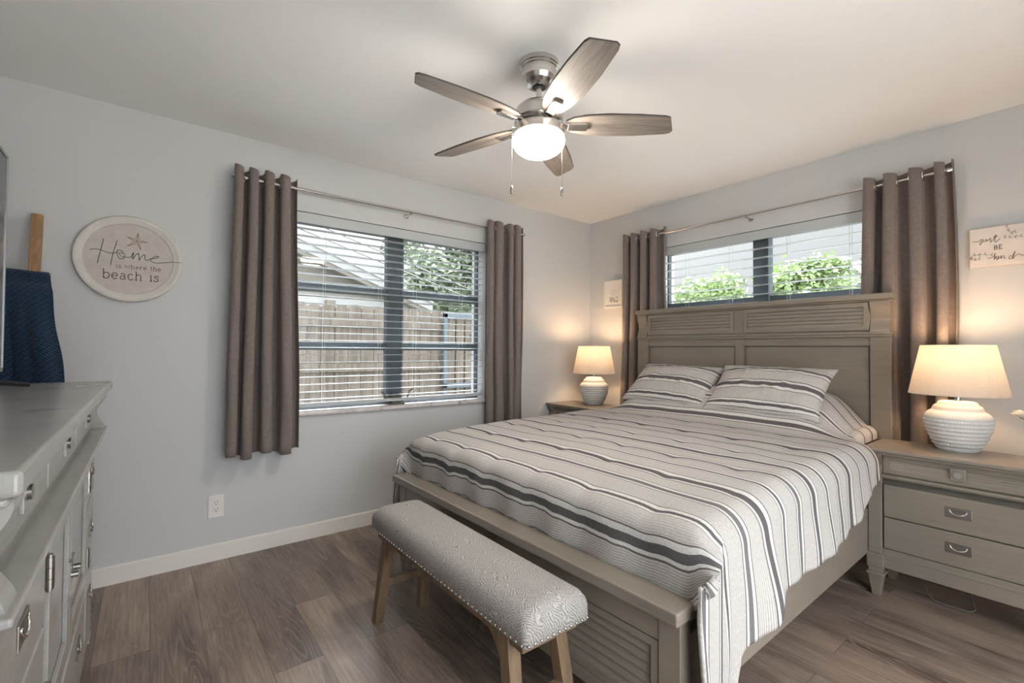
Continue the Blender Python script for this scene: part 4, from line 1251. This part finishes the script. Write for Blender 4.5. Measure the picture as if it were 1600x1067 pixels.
def beach_sign():
    cy, cz = -3.486, 1.652
    t = thing('round_wall_sign', 'round whitewashed wooden sign reading Home is where the beach is', 'sign', (0.0, cy, cz))
    R = 0.219
    MB().lathe([(0.0, 0.001), (R - 0.004, 0.001), (R, 0.006), (R, 0.024), (R - 0.004, 0.029), (R - 0.012, 0.030), (R - 0.020, 0.026), (R - 0.030, 0.020), (R - 0.034, 0.0215), (R - 0.038, 0.020), (R - 0.042, 0.018), (0.002, 0.018)], n=96, axis='x').build('board', 'sign_wood', t, smooth=False)
    MB().lathe([(R - 0.037, 0.0185), (R - 0.036, 0.023), (R - 0.031, 0.024), (R - 0.022, 0.028), (R - 0.012, 0.0325), (R - 0.003, 0.031), (R + 0.0015, 0.024), (R + 0.0015, 0.004), (R - 0.037, 0.0185)], n=96, axis='x', cap=False).build('rim', 'sign_edge', t, smooth=False)
    P = lambda a, b: (0.0188, a - 0.004, b)
    tx = MB()
    HOME = [[(-0.1012, 0.0914), (-0.1076, 0.0495), (-0.1159, 0.0053), (-0.123, -0.0349)],
            [(-0.1528, 0.0289), (-0.136, 0.035), (-0.111, 0.0337), (-0.0855, 0.0237), (-0.0599, 0.0238), (-0.0452, 0.0341)],
            [(-0.0488, 0.0882), (-0.0584, 0.0469), (-0.0669, 0.002), (-0.0717, -0.0374)],
            [(-0.0228, 0.0298), (-0.0342, 0.0405), (-0.0454, 0.0414), (-0.0489, 0.0287), (-0.0448, 0.0097), (-0.0335, -0.0025), (-0.0223, 0.0029), (-0.0181, 0.0206), (-0.0265, 0.0268), (-0.0414, 0.0273), (-0.03, 0.0117), (-0.0149, 0.0087), (0.0079, 0.0116)],
            [(0.0079, 0.0116), (0.017, 0.0376), (0.0137, 0.0025), (0.0249, 0.0238), (0.0363, 0.0352), (0.0385, 0.0206), (0.0408, -0.0016), (0.0464, 0.0141), (0.0578, 0.0306), (0.0637, 0.0289), (0.0641, 0.0089), (0.074, 0.0026), (0.0858, 0.0116), (0.1056, 0.0167), (0.1216, 0.0263), (0.1155, 0.0306), (0.1015, 0.0237), (0.0878, 0.0093), (0.0939, -0.0025), (0.1141, -0.0066), (0.1383, -0.0022), (0.1794, 0.0069)]]
    strokes(tx, HOME, P, 0.0016)
    strokes(tx, [[(0.1794, 0.0069), (0.2003, 0.0053), (0.221, 0.0053)]], lambda a, b: (0.0330 if a > 0.19 else 0.0188, a - 0.004, b), 0.0014)
    tx.build('script_lettering', 'text_grey', t)
    tb = MB()
    serif(tb, 'is where the', -0.0524, -0.0500, 0.0155, 0.0011, P, total=0.186)
    serif(tb, 'beach is', -0.104, -0.1060, 0.030, 0.0021, P, total=0.232)
    tb.build('serif_lettering', 'text_brown', t)
    st = MB(); star = [(0.0338, 0.1396), (0.0400, 0.1050), (0.0745, 0.0967), (0.0420, 0.0889), (0.0469, 0.0542), (0.0278, 0.0838), (-0.0102, 0.0659), (0.016, 0.095), (-0.011, 0.1151), (0.0235, 0.1081)]
    strokes(st, [star + [star[0]]], P, 0.0011, False)
    c = (0.0300, 0.0965)
    for i in range(0, 10, 2): strokes(st, [[c, star[i]]], P, 0.0013, False)
    st.build('starfish', 'starfish_tan', t)
beach_sign()

def kind_sign():
    t = thing('wooden_sign', 'pale rectangular wooden sign reading just BE kind right of the bed', 'sign', (2.835, 0.0, 1.742)); X = rel(t)
    MB().box(2.684, 2.986, -0.028, -0.001, 1.643, 1.842).build('board', 'sign_board', t, bevel=0.002, xf=X)
    P = lambda a, b: (a, -0.0285, b)
    tx = MB()
    L = [[(2.6939, 1.7783), (2.7167, 1.7761), (2.7273, 1.7854), (2.73, 1.7812), (2.7293, 1.7664), (2.7232, 1.7581), (2.7219, 1.7658), (2.7299, 1.7719)],
         [(2.7365, 1.7837), (2.7352, 1.7728), (2.7404, 1.7719), (2.747, 1.7836), (2.7469, 1.7744), (2.7508, 1.7737), (2.7600, 1.7860), (2.7615, 1.7753), (2.7630, 1.7660), (2.7580, 1.7650)],
         [(2.7630, 1.7660), (2.7720, 1.7780), (2.7812, 1.8008), (2.7790, 1.7864), (2.7758, 1.7680), (2.7822, 1.7640), (2.7957, 1.7802)], [(2.770, 1.789), (2.789, 1.791)],
         [(2.7501, 1.6868), (2.7605, 1.6834), (2.7721, 1.6908), (2.7773, 1.7065), (2.7732, 1.6741), (2.7798, 1.6896), (2.7836, 1.6872), (2.7797, 1.6823), (2.7847, 1.6706)],
         [(2.7847, 1.6706), (2.7899, 1.6915), (2.7891, 1.6771), (2.7949, 1.6816), (2.7988, 1.6912), (2.7981, 1.6749), (2.805, 1.6884), (2.8088, 1.687), (2.8087, 1.6751), (2.8149, 1.676)],
         [(2.8348, 1.6846), (2.8274, 1.6841), (2.8253, 1.6715), (2.8327, 1.672), (2.8462, 1.7061), (2.8421, 1.689), (2.8371, 1.6682), (2.847, 1.6826), (2.8579, 1.6891), (2.8764, 1.6801), (2.90, 1.683)]]
    strokes(tx, L, P, 0.0013)
    serif(tx, 'BE', 2.772, 1.7255, 0.0150, 0.0015, P, total=0.033)
    tx.build('lettering', 'text_brown', t, xf=X)
    lf = MB()
    sprigs = [[(2.815, 1.8383), (2.821, 1.8153), (2.832, 1.8005), (2.8431, 1.802)], [(2.8071, 1.7854), (2.8244, 1.7785), (2.8441, 1.7784), (2.8635, 1.7766)], [(2.6838, 1.6931), (2.6974, 1.708), (2.7161, 1.7069), (2.7372, 1.7055), (2.7606, 1.7018)], [(2.687, 1.693), (2.700, 1.683), (2.715, 1.688)]]
    strokes(lf, sprigs, P, 0.0008)
    for ln in sprigs:
        for i, (a, b) in enumerate(ln):
            for s in (-1, 1):
                an = 0.7 * s + (0.3 if i % 2 else -0.2); l_ = 0.013
                q = [(a, b), (a + l_ * .5 * cos(an) - 0.003 * sin(an), b + l_ * .5 * sin(an) + 0.003 * cos(an)), (a + l_ * cos(an), b + l_ * sin(an)), (a + l_ * .5 * cos(an) + 0.003 * sin(an), b + l_ * .5 * sin(an) - 0.003 * cos(an))]
                lf.prism(q, 'y', -0.0290, -0.0278)
    lf.build('leaf_sprigs', 'text_light', t, xf=X)
kind_sign()

def print_frame():
    t = thing('framed_print', 'small white framed print on the back wall left of the curtain', 'picture', (0.306, 0.0, 1.72)); X = rel(t)
    a, b, z0, z1 = 0.200, 0.412, 1.592, 1.850
    f = MB(); w = 0.016
    f.box(a, b, -0.026, -0.001, z1 - w, z1); f.box(a, b, -0.026, -0.001, z0, z0 + w); f.box(a, a + w, -0.026, -0.001, z0 + w, z1 - w); f.box(b - w, b, -0.026, -0.001, z0 + w, z1 - w)
    f.build('frame', 'white_plastic', t, bevel=0.002, xf=X)
    MB().box(a + w, b - w, -0.016, -0.002, z0 + w, z1 - w).build('mat_board', 'trim_paint', t, xf=X)
    MB().box(0.258, 0.366, -0.0185, -0.016, 1.636, 1.786).build('paper', 'white_plastic', t, xf=X)
    P = lambda x, z: (x, -0.0190, z); tx = MB(); r = random.Random(4)
    for zc, wd in ((1.762, 0.05), (1.746, 0.08), (1.730, 0.07), (1.714, 0.06)):
        n = int(wd / 0.006); x = 0.312 - wd / 2
        strokes(tx, [[(x + i * 0.006, zc + (0.004 if i % 2 else -0.003) * (0.5 + r.random())) for i in range(n + 1)]], P, 0.0007)
    tx.build('script_lines', 'text_light', t, xf=X)
    bl = MB()
    for i in range(6):
        for j in range(4):
            if r.random() < 0.72:
                x = 0.264 + i * 0.0165; z = 1.642 + j * 0.0135; bl.prism([(x, z + 0.002), (x + 0.010, z), (x + 0.013, z + 0.008), (x + 0.004, z + 0.010)], 'y', -0.0195, -0.0184)
    bl.build('dark_blossoms', 'text_grey', t, xf=X)
print_frame()

def outlet():
    t = thing('wall_outlet', 'white duplex power outlet low on the side wall', 'outlet', (0.0, -3.088, 0.303)); X = rel(t)
    MB().box(0.0005, 0.006, -3.126, -3.050, 0.240, 0.366).build('cover_plate', 'white_plastic', t, bevel=0.002, xf=X)
    MB().box(0.006, 0.008, -3.106, -3.070, 0.264, 0.342).build('receptacle', 'white_plastic', t, bevel=0.001, xf=X)
    for zc in (0.323, 0.283):
        s = MB(); s.box(0.008, 0.0085, -3.096, -3.0935, zc, zc + 0.010); s.box(0.008, 0.0085, -3.0825, -3.080, zc, zc + 0.010)
        s.lathe([(0.003, 0.008), (0.003, 0.0085), (0.0, 0.0085)], (0, -3.088, zc - 0.008), 10, axis='x')
        s.build('socket_slots', 'slot_black', t, xf=X)
outlet()

# ------------------------------------------------------------------ outdoors
struct(B(-20, 26, -20, 24, -0.25, -0.12).build('ground', 'concrete_out'))
struct(B(XR + 0.2, 12, -9, 4, -0.12, -0.03).build('bounce_slab', 'bounce_slab_pale'))  # unseen pale slab added to bounce light up through the door
def fence():
    t = thing('wooden_fence', 'weathered board privacy fence outside the large side window', 'fence', (-2.0, -1.5, -0.12)); X = rel(t)
    r = random.Random(3); y = -7.0; bd = MB()
    while y < 3.9:
        wd = 0.138; h = 1.675 + r.uniform(-0.012, 0.012); dx = r.uniform(-0.004, 0.004)
        c = 0.03
        bd.prism([(y, -0.12), (y + wd, -0.12), (y + wd, h - c), (y + wd - c, h), (y + c, h), (y, h - c)], 'x', -2.02 + dx, -2.0 + dx)
        y += wd + 0.006
    bd.build('boards', 'fence_wood', t, xf=X)
    for z in (0.25, 0.95, 1.45): MB().box(-2.0, -1.965, -7.0, 3.9, z, z + 0.085).build('rail', 'fence_wood', t, xf=X)
    for y in (-6.9, -4.4, -1.9, 0.6, 3.1): MB().box(-2.12, -2.02, y, y + 0.09, -0.12, 1.72).build('post', 'fence_wood', t, xf=X)
    g = thing('steel_gate', 'blue grey steel framed gate standing in front of the board fence', 'gate', (-1.9, -0.23, -0.12)); X = rel(g)
    a, b = -0.545, 0.55
    f = MB(); f.box(-1.92, -1.88, a, a + 0.05, 0.70, 1.64); f.box(-1.92, -1.88, b - 0.05, b, 0.0, 1.70); f.box(-1.92, -1.88, a, b, 1.59, 1.65); f.box(-1.92, -1.88, a, b, 0.72, 0.78)
    f.box(-1.92, -1.88, a, a + 0.05, -0.12, 0.72)
    f.build('frame', 'gate_steel', g, bevel=0.004, xf=X)
    bd = MB(); y = a + 0.06
    while y < b - 0.15:
        bd.box(-1.945, -1.922, y, y + 0.115, 0.0, 1.63); y += 0.135
    bd.build('boards', 'fence_wood', g, xf=X)
    MB().box(-1.88, -1.85, -0.17, -0.03, 1.36, 1.385).box(-1.88, -1.85, -0.06, 0.02, 1.32, 1.46).tube([(-1.86, -0.02, 1.33), (-1.86, -0.02, 1.25)], 0.012).build('latch', 'black_plastic', g, xf=X)
fence()
def house():
    t = thing('neighbour_house', 'beige neighbouring house with white gable edge beyond the fence', 'house', (-6.5, -4.5, -0.12)); X = rel(t)
    # gable wall faces +x at x=-5; rake falls to the right
    ry = lambda y: 2.86 - (y + 1.49) * 0.3640
    w_ = MB(); w_.prism([(-9.5, -0.12), (0.55, -0.12), (0.55, ry(0.55) - 0.10), (-5.0, ry(-5.0) - 0.10), (-9.5, ry(-0.5) - 0.1)], 'x', -9.0, -5.25)
    w_.build('wall', 'house_wall', t, xf=X)
    MB().box(-5.25, -5.22, -9.5, 0.56, 1.5, 2.12).build('white_band', 'house_white', t, xf=X)
    def slab(y0_, y1_, off0, off1, xa, xb, mat, nm):
        MB().prism([(y0_, ry(y0_) + off0), (y1_, ry(y1_) + off0), (y1_, ry(y1_) + off1), (y0_, ry(y0_) + off1)], 'x', xa, xb).build(nm, mat, t, xf=X)
    slab(-5.0, 0.95, -0.10, -0.02, -9.2, -5.02, 'house_wall', 'soffit')
    slab(-5.0, 0.98, -0.02, 0.13, -5.04, -5.00, 'house_white', 'fascia')
    slab(-5.0, 0.98, 0.13, 0.17, -9.2, -4.97, 'house_roof', 'roof')
house()
pole = MB()
for z in (3.05, 3.22): pole.tube([(-4.2, -9, z + 1.9), (-4.2, -1.9, z - 0.02), (-4.2, 3.5, z - 1.5)], 0.009, 6)
tag(pole.build('utility_cable', 'black_plastic'), 'thin dark overhead cables crossing the sky above the neighbouring house', 'cable')

def tree(label, x, y, h, rad, mat, nleaf, seed, flat=0.75, size=0.09, trunk=0.07):
    r = random.Random(seed)
    t = thing('tree', label, 'tree', (x, y, -0.12), 0, 'trees beyond the windows')
    tk = MB(); tk.tube([(0, 0, 0), (0.03, 0.02, h * 0.35), (0.0, 0.05, h * 0.7), (0.02, 0, h * 0.9)], trunk, 8, taper=[1, 0.8, 0.5, 0.2])
    cl = []
    for k in range(16):
        a = r.uniform(0, 2 * pi); q = r.random() ** 0.6 * rad * 0.75; z = h - rad * flat + r.uniform(-1, 0.8) * rad * flat * 0.8
        c = (q * cos(a), q * sin(a), z); cl.append((c, rad * r.uniform(0.25, 0.45)))
        tk.tube([(0, 0, max(h * 0.3, z - rad * 0.6)), (c[0] * 0.5, c[1] * 0.5, z - rad * 0.2), c], trunk * 0.3, 5, taper=[1, .7, .3])
    tk.build('trunk', 'bark', t)
    lf = MB()
    for k in range(nleaf):
        c, cr_ = cl[k % len(cl)]
        d = Vector((r.gauss(0, 1), r.gauss(0, 1), r.gauss(0, 1) * flat)).normalized() * cr_ * (r.random() ** 0.4)
        p = Vector(c) + d
        L = size * r.uniform(0.7, 1.5); W_ = L * 0.3
        u = Vector((r.gauss(0, 1), r.gauss(0, 1), r.gauss(-0.3, 0.6))).normalized(); n_ = Vector((r.gauss(0, .5), r.gauss(0, .5), 1)).normalized()
        w_ = u.cross(n_).normalized()
        lf.add([p, p + u * L * .5 + w_ * W_, p + u * L, p + u * L * .5 - w_ * W_], [(0, 1, 2, 3)])
    lf.build('foliage', mat, t)
    return t
tree('tall full green tree right behind the fence end, beyond the house', -9.0, 3.6, 4.9, 2.0, 'leaf_dark', 9000, 1, size=0.16, trunk=0.14)
tree('broad green tree behind the gate, right of the tall one', -8.5, 6.0, 5.2, 1.9, 'leaf_dark', 7500, 2, size=0.16, trunk=0.14)
tree('bright green tree seen low in the left pane above the headboard', -0.85, 4.0, 2.62, 0.75, 'leaf_light', 6500, 3, size=0.075)
tree('bright green tree crossing the mullion above the headboard', 0.02, 4.3, 2.64, 0.55, 'leaf_light', 3600, 4, size=0.075)
tree('bright green tree in the right pane above the headboard', 0.55, 4.0, 2.70, 0.62, 'leaf_light', 4500, 5, size=0.075)
tree('paler distant tree at the right end of the window above the headboard', 1.0, 6.5, 2.95, 0.8, 'leaf_dark', 4500, 6, size=0.09)
